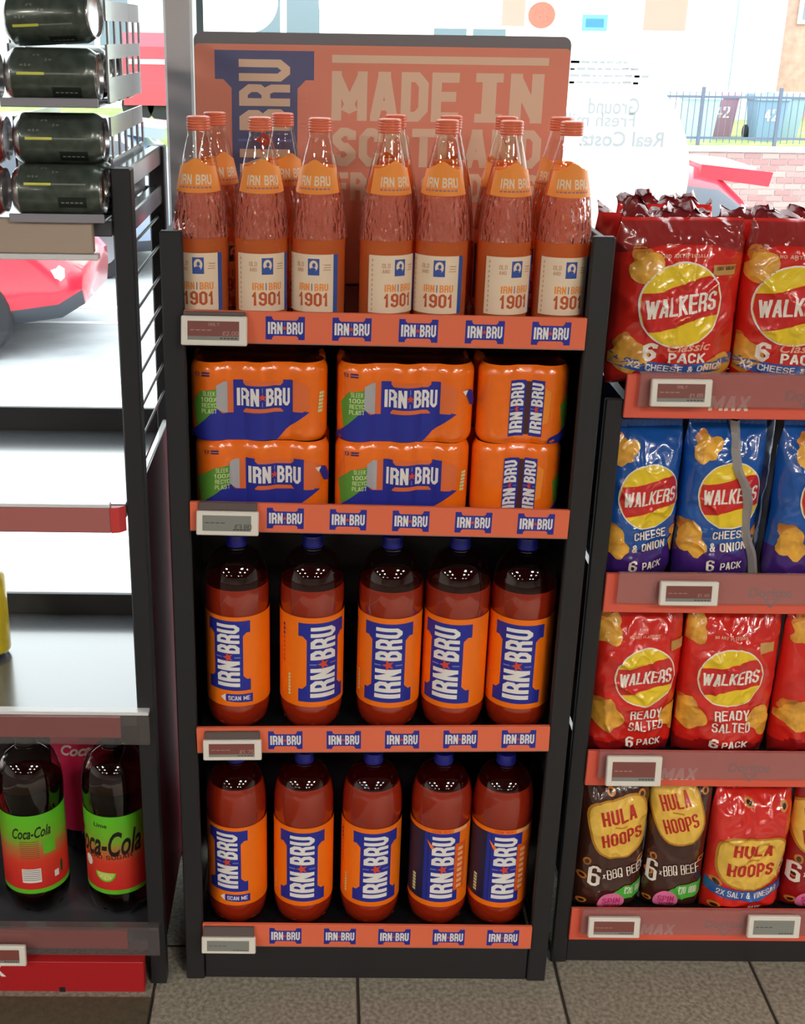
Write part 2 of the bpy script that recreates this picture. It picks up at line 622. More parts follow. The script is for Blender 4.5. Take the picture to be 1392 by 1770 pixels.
def print_mesh(name, art, fn, parent, dx=None, dy=None, base=.0004, step=.00025):
    """fn(x, y, offset) -> (position, normal)"""
    mb = MB()
    mb.n = []
    for kk, (P, m, l) in enumerate(art.it):
        if sum(P[i - 1][0] * P[i][1] - P[i][0] * P[i - 1][1] for i in range(len(P))) < 0:
            P = P[::-1]
        parts = [P]
        if dx:
            parts = [b for a in parts for b in _split(a, 0, dx)]
        if dy:
            parts = [b for a in parts for b in _split(a, 1, dy)]
        for q in parts:
            k = len(mb.v)
            for x, y in q:
                p, nn = fn(x, y, base + step * l + 1.1e-5 * (kk % 8))
                mb.v.append(tuple(p))
                mb.n.append(tuple(nn))
            mb.face(range(k, k + len(q)), m)
    return mb.build(name, parent)
def flat_fn(y0):
    return lambda x, y, o: ((x, y0 - o, y), (0, -1, 0))
def cyl_fn(r):
    """x is arc length (0 facing the viewer, -Y), y is height"""
    def f(x, y, o):
        a = x / r
        return ((math.sin(a) * (r + o), -math.cos(a) * (r + o), y), (math.sin(a), -math.cos(a), 0))
    return f

# the girder logo: length 1 along x, centred; flange height .60
def girder_logo(star=True):
    A = Art()
    F, Wb, T, c = .30, .20, .165, .05
    out = [(-.5, -F), (-.5 + T, -F), (-.5 + T, -Wb - c), (-.5 + T + c, -Wb), (.5 - T - c, -Wb), (.5 - T, -Wb - c), (.5 - T, -F), (.5, -F),
           (.5, F), (.5 - T, F), (.5 - T, Wb + c), (.5 - T - c, Wb), (-.5 + T + c, Wb), (-.5 + T, Wb + c), (-.5 + T, F), (-.5, F)]
    A.ngon(out, BLUE, 0)
    A.block('IRN', -.258, 0, .375, .31, WHITE, 1, thick=.36, gap=.14, ty=.17)
    A.block('BRU', .245, 0, .41, .31, WHITE, 1, thick=.36, gap=.14, ty=.17)
    if star:
        pts = []
        for i in range(10):
            r = .075 if i % 2 == 0 else .03
            a = PI / 2 + i * PI / 5
            pts.append((-.016 + r * math.cos(a), r * math.sin(a)))
        A.ngon(pts, STAR, 2)
        A.rect(-.026, .085, -.010, .165, FINE, 2)
        A.rect(-.026, -.165, -.010, -.085, FINE, 2)
    return A
LOGO = girder_logo()

# ================================================================== THE ROOM
WALLM = mat('wall_paint', (205, 203, 198), 0.8, vary=.04, vscale=3)
mb = MB()
mb.box((-9, -14, -.05), (9, .46, -.004), mat('grout', (70, 66, 58), .9))
floor = tag(mb.build('floor', smooth=False), 'grey speckled square floor tiles with dark joints under the racks', 'floor', kind='structure')
TILE = mat('speckled_tile', (150, 144, 130), .55, vary=.42, vscale=140, bump=.25, bscale=160)
tb = MB()
tb.box((-.1665, -.1665, -.0045), (.1665, .1665, 0), TILE, .0018)
t0 = None
for i in range(-3, 6):
    for j in range(0, 7):
        x, y = -.352 + .338 * i + .169, .42 - .169 - .338 * j
        if t0 is None:
            t0 = tb.build('tile', floor)
            o = t0
        else:
            o = t0.copy()
            COL.objects.link(o)
        o.location = (x, y, 0)
        o.rotation_euler = (0, 0, PI / 2 * ((i * 7 + j * 3) % 4))
mb = MB()
mb.box((-9, -14, 2.9), (9, .6, 2.95), mat('ceiling_paint', (84, 84, 86), .9))
tag(mb.build('ceiling', smooth=False), 'dark grey flat shop ceiling', 'ceiling', kind='structure')
for nm, c0, c1, lb in (('wall_left', (-9.1, -14, 0), (-9, .56, 2.95), 'pale painted side wall far to the left of the racks'),
                       ('wall_right', (9, -14, 0), (9.1, .56, 2.95), 'pale painted side wall far to the right of the racks'),
                       ('wall_back', (-9.1, -14.1, 0), (9.1, -14, 2.95), 'pale painted wall behind the viewer'),
                       ('wall_front', (-9, .46, 2.5), (9, .56, 2.95), 'pale painted wall above the shop window'),
                       ('wall_plinth', (-9, .46, -.75), (9, .56, .06), 'low plinth wall under the shop window')):
    mb = MB()
    mb.box(c0, c1, WALLM)
    tag(mb.build(nm, smooth=False), lb, 'wall', kind='structure')
# ceiling lamps of the shop
LAMP = mat('lamp_diffuser', (255, 245, 234), .5, emit=LAMP_POWER)
HOUSING = mat('lamp_housing', (225, 225, 225), .4)
lamp0 = None
k = 0
for ix, x in enumerate((-6.2, -3.0, 1.5, 3.6)):
    for iy, y in enumerate((-3.2, -5.2, -9.0)):
        if lamp0 is None:
            lamp0 = thing('ceiling_lamp', '', 'lamp', (x, y, 2.9), group='square ceiling lamps')
            h = MB()
            h.box((-.3, -.3, -.025), (.3, .3, 0), HOUSING, .004)
            h.build('housing', lamp0)
            d = MB()
            d.box((-.27, -.27, -.03), (.27, .27, -.0255), LAMP)
            d.build('diffuser', lamp0, smooth=False)
            o = lamp0
        else:
            o = dup(lamp0, loc=(x, y, 2.9))
        o['label'] = 'square lit ceiling lamp, row %s from the window, %s from the left wall' % (('first', 'second', 'third', 'fourth')[iy], ('first', 'second', 'third', 'fourth', 'fifth', 'sixth')[ix])

# ------------------------------------------------------------------ shop window
GLASS = clear('window_glass', (250, 253, 252), .01, .5)
MULL = mat('mullion_paint', (196, 190, 188), .45)
win = thing('window_1', 'large shop window with a pale grey mullion between the panes', 'window', (0, .5, 0), kind='structure')
for x0, x1 in ((-9, -.343), (-.297, 9)):
    mb = MB()
    mb.box((x0, .0, .06), (x1, .006, 2.5), GLASS)
    mb.build('pane', win, smooth=False)
mb = MB()
mb.box((-.343, -.035, .06), (-.297, .04, 2.5), MULL, .004)
mb.build('mullion', win)
mb = MB()
mb.box((-9, -.03, .061), (9, .04, .10), MULL, .003)
mb.build('sill_rail', win)
# stickers and posters on the glass
def decal_mat(name, rgb):
    if name in MATS:
        return MATS[name]
    m = bpy.data.materials.new(name)
    m.use_nodes = True
    nt = m.node_tree
    nt.nodes.clear()
    out = nt.nodes.new('ShaderNodeOutputMaterial')
    a = nt.nodes.new('ShaderNodeBsdfDiffuse')
    b = nt.nodes.new('ShaderNodeBsdfTranslucent')
    mx = nt.nodes.new('ShaderNodeMixShader')
    mx.inputs[0].default_value = .72
    for n in (a, b):
        n.inputs['Color'].default_value = srgb(*rgb)
    nt.links.new(a.outputs[0], mx.inputs[1])
    nt.links.new(b.outputs[0], mx.inputs[2])
    nt.links.new(mx.outputs[0], out.inputs[0])
    MATS[name] = m
    return m
DW = decal_mat('vinyl_white', (250, 250, 250))
DG = decal_mat('vinyl_pale_grey', (222, 226, 228))
DCY = decal_mat('vinyl_cyan', (150, 212, 235))
DRE = decal_mat('vinyl_salmon', (232, 150, 130))
DRE2 = decal_mat('vinyl_pale_salmon', (240, 196, 180))
DTX = decal_mat('vinyl_text_grey', (186, 193, 197))
def decal(name, label, art, y=.4985, cat='window sticker', back=True):
    t = thing(name, label, cat, (0, y, 0))
    print_mesh('vinyl', art, flat_fn(0), t, base=.0002, step=.0002)
    return t
A = Art()
A.ellipse(.329, 1.256, .2, .2, DW, 0, 72)
decal('round_window_sticker', 'huge round white sticker on the glass right of the orange header', A)
A = Art()
A.font('Ground', .392, 1.372, .084, .026, DTX, 0, .01, mirror=True)
A.font('Fresh milk', .365, 1.350, .128, .022, DTX, 0, .01, mirror=True)
A.font('Real Costa', .410, 1.320, .14, .025, DTX, 0, .025, mirror=True)
decal('window_lettering', 'pale grey mirror-reversed lettering in three lines on the round sticker', A, y=.4975)
A = Art()
for r_ in range(4):
    x = .315
    random.seed(r_)
    while x < .475 - .018 * r_:
        w = random.uniform(.006, .016)
        A.rect(x, 1.4375 - r_ * .0105, x + w, 1.4415 - r_ * .0105, DTX, 0)
        x += w + .003
decal('small_print_sticker', 'four lines of tiny grey print on the glass beside the header corner', A)
A = Art()
A.rect(-.03, 1.487, .56, 1.62, DW, 0)
decal('window_banner', 'long white paper banner along the top of the window', A, y=.4988)
A = Art()
A.rect(.328, 1.4865, .369, 1.511, DCY, 0)
A.rect(.334, 1.492, .363, 1.505, decal_mat('vinyl_cyan_light', (175, 226, 243)), 1)
decal('blue_sticker', 'small sky blue square sticker at the top of the window', A, y=.4975)
A = Art()
A.rect(.428, 1.4885, .497, 1.60, DRE2, 0)
A.block('8 FOR', .462, 1.522, .05, .016, DW, 1)
A.block('VALUE', .462, 1.500, .05, .010, DW, 1)
A.it = [([(2 * .462 - x, y) for x, y in P][::-1], m, l) for P, m, l in A.it if l == 0]
decal('salmon_poster', 'pale salmon poster at the top of the window, right of the blue sticker', A, y=.4975)
A = Art()
A.rect(.198, 1.492, .235, 1.60, DRE2, 0)
A.ellipse(.262, 1.509, .022, .020, DRE, 0, 24)
for dx_, dz_ in ((-.006, .006), (.006, .006), (-.006, -.006), (.006, -.006)):
    pass
A.block('CO', .262, 1.515, .022, .009, DW, 1, thick=.28)
A.block('OP', .262, 1.504, .022, .009, DW, 1, thick=.28)
A.it = [((P if l == 0 else [(2 * .262 - x, y) for x, y in P][::-1]), m, l) for P, m, l in A.it]
decal('shop_logo_sticker', 'salmon shop logo sticker with white letters above the header', A, y=.4975)
A = Art()
A.ellipse(-.209, 1.523, .047, .047, DW, 0, 40)
A.font('3.com', -.215, 1.534, .03, .008, DTX, 1, .0)
A.it = [P for P in A.it if P[2] == 0]
decal('round_sticker', 'small round white sticker above the left end of the header', A)
A = Art()
A.ellipse(-.052, 1.523, .045, .045, DW, 0, 40)
decal('round_sticker', 'small round white sticker above the middle of the header', A)

# ================================================================== OUTSIDE THE WINDOW
G = -.7
def slab(name, c0, c1, m, label, cat='ground'):
    b = MB()
    b.box(c0, c1, m)
    return tag(b.build(name, smooth=False), label, cat, kind='structure')
slab('pavement', (-14, .56, G - .2), (14, 6.25, G), mat('paving', (214, 214, 212), .9, vary=.06, vscale=6), 'bright paved footway right outside the window')
slab('kerb', (-14, 6.25, G - .2), (14, 6.42, G + .005), mat('kerbstone', (186, 188, 190), .9), 'pale stone kerb along the near edge of the road', 'kerb')
slab('road', (-14, 6.42, G - .3), (14, 13.6, G - .1), mat('asphalt', (168, 172, 176), .9, vary=.16, vscale=3), 'bright sunlit asphalt road outside the shop', 'road')
slab('far_pavement', (-14, 13.6, G - .2), (14, 15.2, G), mat('paving_far', (200, 200, 200), .9), 'footway on the far side of the road')
LINE = mat('road_paint', (240, 240, 240), .8)
mb = MB()
for i in range(-5, 6):
    mb.box((i * 2.6 - .9, 9.05, G - .0995), (i * 2.6 + .9, 9.17, G - .095), LINE)
mb2 = MB()
mb2.box((-14, 8.45, G - .0995), (14, 8.53, G - .095), LINE)
tag(mb2.build('road_marking', smooth=False), 'long unbroken white line painted on the road', 'road marking', kind='structure')
tag(mb.build('road_marking', smooth=False), 'broken white line painted along the middle of the road', 'road marking', kind='structure')
slab('lawn_ground', (-14, 15.42, G - .2), (14, 40, .16), mat('lawn', (150, 176, 100), .95, vary=.35, vscale=5), 'raised green lawn behind the brick wall', 'lawn')

# brick wall with coping
BR = [mat('brick_%d' % i, c, .9) for i, c in enumerate(((178, 142, 138), (166, 128, 126), (188, 154, 148)))]
wallr = thing('brick_wall', 'low red brick wall with pale coping across the road', 'wall', (0, 15.2, G))
mb = MB()
mb.box((1.0, .015, 0), (11, .21, .80), mat('mortar', (190, 182, 178), .95))
mb.build('wall_core', wallr, smooth=False)
bb = [None] * 3
for row in range(10):
    for c in range(14):
        x = 4.3 + c * .235 + (.1175 if row % 2 else 0)
        i = (row * 5 + c * 3 + (row * c) % 4) % 3
        if bb[i] is None:
            b_ = MB()
            b_.box((-.11, 0, -.034), (.11, .1, .034), BR[i], .004)
            bb[i] = b_.build('brick', wallr)
            o = bb[i]
        else:
            o = bb[i].copy()
            COL.objects.link(o)
        o.location = (x, .002 * ((row + c) % 3), .045 + row * .0785)
mb = MB()
mb.box((1.0, -.03, .80), (11, .25, .86), mat('coping', (206, 204, 204), .9), .01)
mb.build('coping', wallr)
# railings
RAIL = mat('railing_paint', (96, 104, 122), .6)
fen = thing('railing_fence', 'thin dark metal railing fence above the brick wall', 'fence', (0, 15.45, .16))
for z in (.08, .60):
    mb = MB()
    mb.box((1.0, -.012, z), (11, .012, z + .03), RAIL)
    mb.build('rail', fen, smooth=False)
pm = MB()
pm.box((-.022, -.022, 0), (.022, .022, .74), RAIL, .004)
bm_ = MB()
bm_.tube([(0, 0, .03), (0, 0, .68)], .006, RAIL, 6)
p0 = b0 = None
for i in range(4):
    if p0 is None:
        p0 = o = pm.build('post', fen)
    else:
        o = p0.copy()
        COL.objects.link(o)
    o.location = (3.88 + 1.03 * i, 0, 0)
for i in range(30):
    if b0 is None:
        b0 = o = bm_.build('bar', fen)
    else:
        o = b0.copy()
        COL.objects.link(o)
    o.location = (4.3 + .086 * i, 0, 0)
# wheelie bins
def bin_(x, y, body, label, num):
    t = thing('wheelie_bin', label, 'bin', (x, y, .16), group='bins behind the railings')
    m = mat('bin_' + label.split()[0], body, .5)
    b = MB()
    z = [(0, .17, .19), (.52, .21, .24), (.55, .225, .25)]
    k = 0
    for zz, hx, hy in z:
        b.v += [(-hx, -hy, zz), (hx, -hy, zz), (hx, hy, zz), (-hx, hy, zz)]
    for j in range(2):
        for i in range(4):
            b.face((j * 4 + i, j * 4 + (i + 1) % 4, j * 4 + 4 + (i + 1) % 4, j * 4 + 4 + i), m)
    b.face((0, 3, 2, 1), m)
    b.face((8, 9, 10, 11), m)
    b.build('body', t, smooth=False)
    b = MB()
    b.prism([(-.27, .55), (.29, .55), (.29, .60), (.0, .63), (-.25, .59)], 'x', -.235, .235, m)
    b.build('lid', t, smooth=False)
    for s in (-1, 1):
        b = MB()
        b.lathe([(.09, -.02), (.1, -.015), (.1, .015), (.09, .02)], 16, mat('tyre', (40, 40, 44), .8), c=(s * .2, .2, .1), axis='x')
        b.build('wheel', t)
    if num:
        A = Art()
        A.block(num, 0, .36, .2, .17, WHITE, 1, thick=.3)
        print_mesh('house_number', A, lambda x_, y_, o_: ((x_, -.205 - .05 * y_ - .004 - o_, y_), (0, -1, 0)), t)
    return t
bin_(5.17, 16.45, (176, 206, 222), 'pale blue-grey wheelie bin, leftmost behind the railings', None)
bin_(5.62, 17.05, (176, 128, 150), 'maroon wheelie bin with a white number 42', '42')
bin_(6.12, 16.45, (126, 152, 184), 'slate blue wheelie bin with a white number on it', '42')
bin_(6.6, 17.1, (150, 172, 190), 'grey blue wheelie bin, rightmost behind the railings', None)
# houses
REND = mat('white_render', (238, 240, 242), .9)
WPANE = mat('house_glass', (120, 134, 148), .15)
def house(name, label, x0, x1, y, wallm, h=5.2, wins=(), brick=False):
    t = thing(name, label, 'house', ((x0 + x1) / 2, y, .16))
    w = (x1 - x0) / 2
    b = MB()
    b.box((-w, 0, 0), (w, 7, h), wallm)
    b.build('wall', t, smooth=False)
    b = MB()
    b.prism([(-.4, h), (7.4, h), (3.5, h + 2.6)], 'x', -w - .02, w + .02, mat('slate_roof', (120, 124, 132), .8))
    b.build('roof', t, smooth=False)
    for (wx, wz, ww, wh) in wins:
        b = MB()
        b.box((wx - ww / 2, -.05, wz), (wx + ww / 2, -.001, wz + wh), WHITE)
        f = b.build('window', t, smooth=False)
        for s in (-1, 1):
            b = MB()
            b.box((wx + s * ww * .24 - ww * .2, -.06, wz + .07), (wx + s * ww * .24 + ww * .2, -.051, wz + wh - .07), WPANE)
            b.build('pane', f, smooth=False)
    return t
house('white_house', 'white rendered house across the road behind the bins', -2.2, 6.95, 21, REND, wins=((-3.2, 1.0, 1.4, 1.2), (0, 1.0, 1.4, 1.2)))
BH = mat('brick_house', (190, 150, 138), .9, vary=.15, vscale=8)
house('brick_house', 'red brick house at the right edge beyond the bins', 7.95, 14, 21.5, BH, wins=((-2.2, 1.6, 1.2, 1.3), (.6, 1.6, 1.2, 1.3)))
house('shade_blue_gable', 'white gable wall coloured pale blue for shade between the white and the brick house', 7.03, 7.87, 21.2, mat('shade_blue_render', (196, 222, 238), .9))  # white gable in shade, the shade put into its pale blue
house('grey_house', 'pale grey house behind the left drinks rack', -11, -2.6, 22, mat('grey_render', (214, 222, 228), .9), wins=((2.6, 1.0, 1.3, 1.2), (-1, 1, 1.3, 1.2)))
# cars
def car(name, label, x, y, flip, paint, group):
    t = thing(name, label, 'car', (x, y, G - .1), (0, 0, PI if flip else 0), group=group)
    PM = mat('car_paint_%d_%d_%d' % paint, paint, .25, coat=.8)
    GLS = mat('car_glass', (60, 72, 86), .08, coat=.5)
    TR = mat('car_trim', (72, 76, 84), .6)
    # stations along x (0 = tail): x, half width, sill z, belt z, roof z, roof half width
    S = [(0.0, .62, .42, .80, .82, .58), (.06, .76, .32, .92, .94, .66), (.22, .82, .26, .98, 1.12, .62), (.55, .85, .24, 1.0, 1.40, .60),
         (1.0, .86, .22, .99, 1.47, .61), (1.7, .86, .22, .97, 1.49, .61), (2.2, .86, .22, .96, 1.45, .60), (2.75, .85, .22, .95, 1.12, .63),
         (3.0, .85, .22, .93, .97, .70), (3.5, .82, .24, .86, .88, .70), (3.85, .74, .28, .74, .76, .64), (4.0, .58, .36, .62, .64, .5)]
    b = MB()
    rings = []
    for (sx, w, z0, zb, zr, wr) in S:
        half = [(w * .86, z0), (w, z0 + .12), (w * 1.01, (z0 + zb) / 2), (w * .97, zb), (wr + (w * .97 - wr) * .3, zb + (zr - zb) * .72), (wr * .8, zr), (0, zr + .015)]
        ring = [(sx, -p, z) for p, z in half] + [(sx, p, z) for p, z in half[-2::-1]]
        rings.append(ring)
    n = len(rings[0])
    for r_ in rings:
        b.v += r_
    for j in range(len(S) - 1):
        for i in range(n - 1):
            m = PM
            seg = min(i, n - 2 - i)
            if seg == 0:
                m = TR
            if seg == 3 and 2 <= j <= 6:
                m = GLS
            if seg in (4, 5) and j in (6, 7):
                m = GLS
            b.face((j * n + i, j * n + i + 1, (j + 1) * n + i + 1, (j + 1) * n + i)[::-1], m)
        b.face((j * n, (j + 1) * n, (j + 1) * n + n - 1, j * n + n - 1)[::-1], TR)
    b.face(range(n), TR)
    b.face([(len(S) - 1) * n + i for i in range(n)][::-1], PM)
    b.build('body', t, angle=50)
    for wx in (.78, 3.2):
        for s in (-1, 1):
            w_ = MB()
            w_.lathe([(.2, -.1), (.31, -.1), (.32, -.07), (.32, .07), (.31, .1), (.2, .1)], 24, mat('tyre', (40, 40, 44), .8), c=(wx, s * .76, .32), axis='x' if False else 'y')
            w_.lathe([(.19, -.105), (.19, .105)], 20, mat('alloy', (190, 192, 196), .3, 1.0), c=(wx, s * .76, .32), axis='y')
            w_.build('wheel', t)
    sp = MB()
    sp.prism([(.16, 1.30), (.66, 1.36), (.66, 1.45), (.14, 1.40)], 'y', -.56, .56, PM)
    sp.build('spoiler', t)
    bp_ = MB()
    bp_.box((-.06, -.74, .34), (.16, .74, .52), TR, .04)
    bp_.build('bumper', t)
    for s in (-1, 1):
        l_ = MB()
        l_.box((.02, s * .62 - .12, .78), (.1, s * .62 + .12, .92), mat('tail_lamp', (190, 40, 44), .2, coat=.5), .02)
        l_.build('tail_lamp', t)
        l_ = MB()
        l_.box((3.72, s * .6 - .14, .56), (3.9, s * .6 + .14, .68), mat('head_lamp', (220, 226, 230), .1, coat=.5), .03)
        l_.build('head_lamp', t)
        mi_ = MB()
        mi_.box((2.55, s * .97 - .09, .98), (2.68, s * .97 + .09, 1.1), PM, .03)
        mi_.build('wing_mirror', t)
    return t
RED = (214, 40, 62)
car('hatchback_car', 'red hatchback with a roof spoiler parked behind the crisp rack', 3.26, 7.95, True, RED, 'parked red hatchbacks')
car('hatchback_car', 'red car bumper corner seen under the cans on the left rack', -5.88, 8.05, False, RED, 'parked red hatchbacks')
car('hatchback_car', 'silver-blue car parked across the road behind the left rack', -1.5, 11.3, True, (150, 170, 196), 'parked far cars')
v = thing('delivery_van', 'red van with a white stripe far behind the left rack', 'van', (-3.3, 18.3, .16))
mb = MB()
mb.prism([(0, .25), (1.0, .25), (1.0, 1.25), (.18, 1.3), (0, 1.1)], 'x', .1, .85, mat('van_red', (206, 70, 84), .4))
mb.build('body', v)
mb = MB()
mb.box((.2, -.012, .85), (.8, -.001, .92), WHITE)
mb.build('stripe', v)
for x in (.3, .7):
    mb = MB()
    mb.lathe([(.25, -.08), (.25, .08)], 20, mat('tyre', (40, 40, 44), .8), c=(x, .15, .25), axis='y')
    mb.build('wheel', v)

# ================================================================== CENTRAL DRINKS RACK
ORD = ('first', 'second', 'third', 'fourth', 'fifth', 'sixth', 'seventh', 'eighth')
STRIP_Z = (1.128, .853, .4916, .1174)
TILT = (-.0077, -.0123, .0165, -.0018)       # shelves hang slightly out of level
SHELF_Z = (1.108, .818, .4605, .085)
rack = thing('display_rack', 'tall black drinks rack with orange shelf strips and an orange header', 'display rack')
for s in (-1, 1):
    b = MB()
    b.box((s * .285 - .015, 0, 0), (s * .285 + .015, .014, 1.233), BLACK, .002)
    b.build('upright', rack)
    b = MB()
    b.box((s * .295 - .005, .0145, .02), (s * .294 + .005, .33, 1.225), BLACK, .001)
    b.build('side_panel', rack)
b = MB()
b.box((-.3, .3305, .02), (.3, .338, 1.225), BLACK, .001)
b.build('back_panel', rack)
b = MB()
b.box((-.269, .004, .0), (.269, .03, .074), BLACK, .002)
b.build('plinth', rack)
strip_art = Art()
strip_art.rect(-.27, -.0215, .27, .0215, STRIP, 0)
EDGEG = mat('strip_edge', (150, 112, 100), .5)
strip_art.rect(-.27, -.0222, .27, -.0208, EDGEG, 1)
for k in range(5):
    strip_art.put(LOGO, .0525, tx=-.1346 + .0894 * k, dl=1)
sm = None
for i in range(4):
    b = MB()
    b.box((-.269, .002, SHELF_Z[i] - .010), (.269, .329, SHELF_Z[i]), BLACKG, .0015)
    sh = b.build('shelf', rack)
    b = MB()
    b.box((-.27, -.005, -.0215), (.27, .0015, .0215), STRIP, .0008)
    st = b.build('edge_strip', sh, loc=(0, 0, STRIP_Z[i] - .0215), rot=(0, -TILT[i], 0))
    if sm is None:
        pr = print_mesh('strip_print', strip_art, flat_fn(-.0052), sh, base=.0002, step=.00018)
        sm = pr
    else:
        pr = sm.copy()
        COL.objects.link(pr)
        pr.parent = sh
    pr.location = (0, 0, STRIP_Z[i] - .0215)
    pr.rotation_euler = (0, -TILT[i], 0)
# header sign; window haze is put into its paled colours
HDR = mat('header_frame_hazed', (124, 124, 130), .5)  # dark frame lifted to grey by painted-in haze
HORG = mat('header_orange_hazed', (236, 150, 126), .55, coat=.1)
HCRM = mat('header_cream_hazed', (238, 208, 180), .55)
HBLU = mat('header_blue_hazed', (98, 104, 144), .55)
b = MB()
def round_rect(x0, z0, x1, z1, r, n=5, top_only=True):
    pts = [(x0, z0), (x1, z0)]
    for cx, cz, a0 in ((x1 - r, z1 - r, 0), (x0 + r, z1 - r, PI / 2)):
        for k in range(n + 1):
            a = a0 + PI / 2 * k / n
            pts.append((cx + r * math.cos(a), cz + r * math.sin(a)))
    return pts
hs = MB()
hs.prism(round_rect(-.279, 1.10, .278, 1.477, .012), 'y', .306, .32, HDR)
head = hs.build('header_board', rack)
b = MB()
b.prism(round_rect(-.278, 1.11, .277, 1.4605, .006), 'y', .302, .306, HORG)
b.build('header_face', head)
A = Art()
L2 = Art()
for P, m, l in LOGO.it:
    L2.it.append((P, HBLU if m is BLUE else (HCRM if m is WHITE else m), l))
A.put(L2, .245, rot=PI / 2, tx=-.175, ty=1.3295)
A.rect(-.075, 1.4365, .246, 1.4475, HCRM, 0)
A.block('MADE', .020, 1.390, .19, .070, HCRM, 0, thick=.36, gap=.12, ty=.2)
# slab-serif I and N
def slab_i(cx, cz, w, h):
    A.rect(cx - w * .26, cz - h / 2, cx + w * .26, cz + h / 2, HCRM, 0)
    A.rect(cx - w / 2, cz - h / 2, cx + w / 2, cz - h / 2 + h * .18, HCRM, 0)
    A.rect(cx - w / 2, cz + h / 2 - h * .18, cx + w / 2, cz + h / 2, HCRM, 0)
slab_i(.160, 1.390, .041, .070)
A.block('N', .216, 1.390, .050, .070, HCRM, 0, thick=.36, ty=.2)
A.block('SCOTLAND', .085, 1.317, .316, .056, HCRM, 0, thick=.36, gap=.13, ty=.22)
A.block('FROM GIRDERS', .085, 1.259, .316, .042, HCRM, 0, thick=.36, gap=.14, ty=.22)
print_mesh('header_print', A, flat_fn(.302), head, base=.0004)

# ------------------------------------------------------------------ glass bottles on the top shelf
BGLASS = clear('bottle_glass', (250, 246, 242), .03, 1.4, bump=.25, bscale=70)
BEMB = clear('embossed_bottle_glass', (244, 225, 214), .10, 2.2, body=.28, bodyrgb=(206, 134, 122), bump=1.0, bscale=170, stretch=.4, dist=.014)
AMBER = drink('amber_drink', (255, 152, 84), (255, 186, 116), .72)
CAPO = mat('orange_cap', (226, 112, 78), .4, coat=.3)
CREAM = mat('label_cream', (236, 214, 186), .55)
NECKO = mat('neck_label_orange', (246, 150, 60), .5)
NUM = mat('numeral_rust', (190, 88, 46), .55)
NUMO = mat('numeral_orange', (240, 150, 66), .55)
STRB = mat('label_blue_stripe', (52, 84, 160), .5)
FAINT = mat('label_faint_print', (202, 160, 128), .55)
LILAC = mat('neck_small_print', (170, 110, 130), .5)
GP = [(.030, .0), (.0355, .003), (.0372, .008), (.0375, .012), (.0375, .100), (.0378, .112), (.0366, .128), (.0343, .150), (.031, .172), (.0268, .192), (.0225, .211), (.019, .225), (.0163, .236), (.0145, .242), (.0150, .245), (.0140, .248)]
def gr(z):
    for (r0, z0), (r1, z1) in zip(GP, GP[1:]):
        if z0 <= z <= z1:
            return r0 + (r1 - r0) * (z - z0) / (z1 - z0)
    return GP[-1][0]
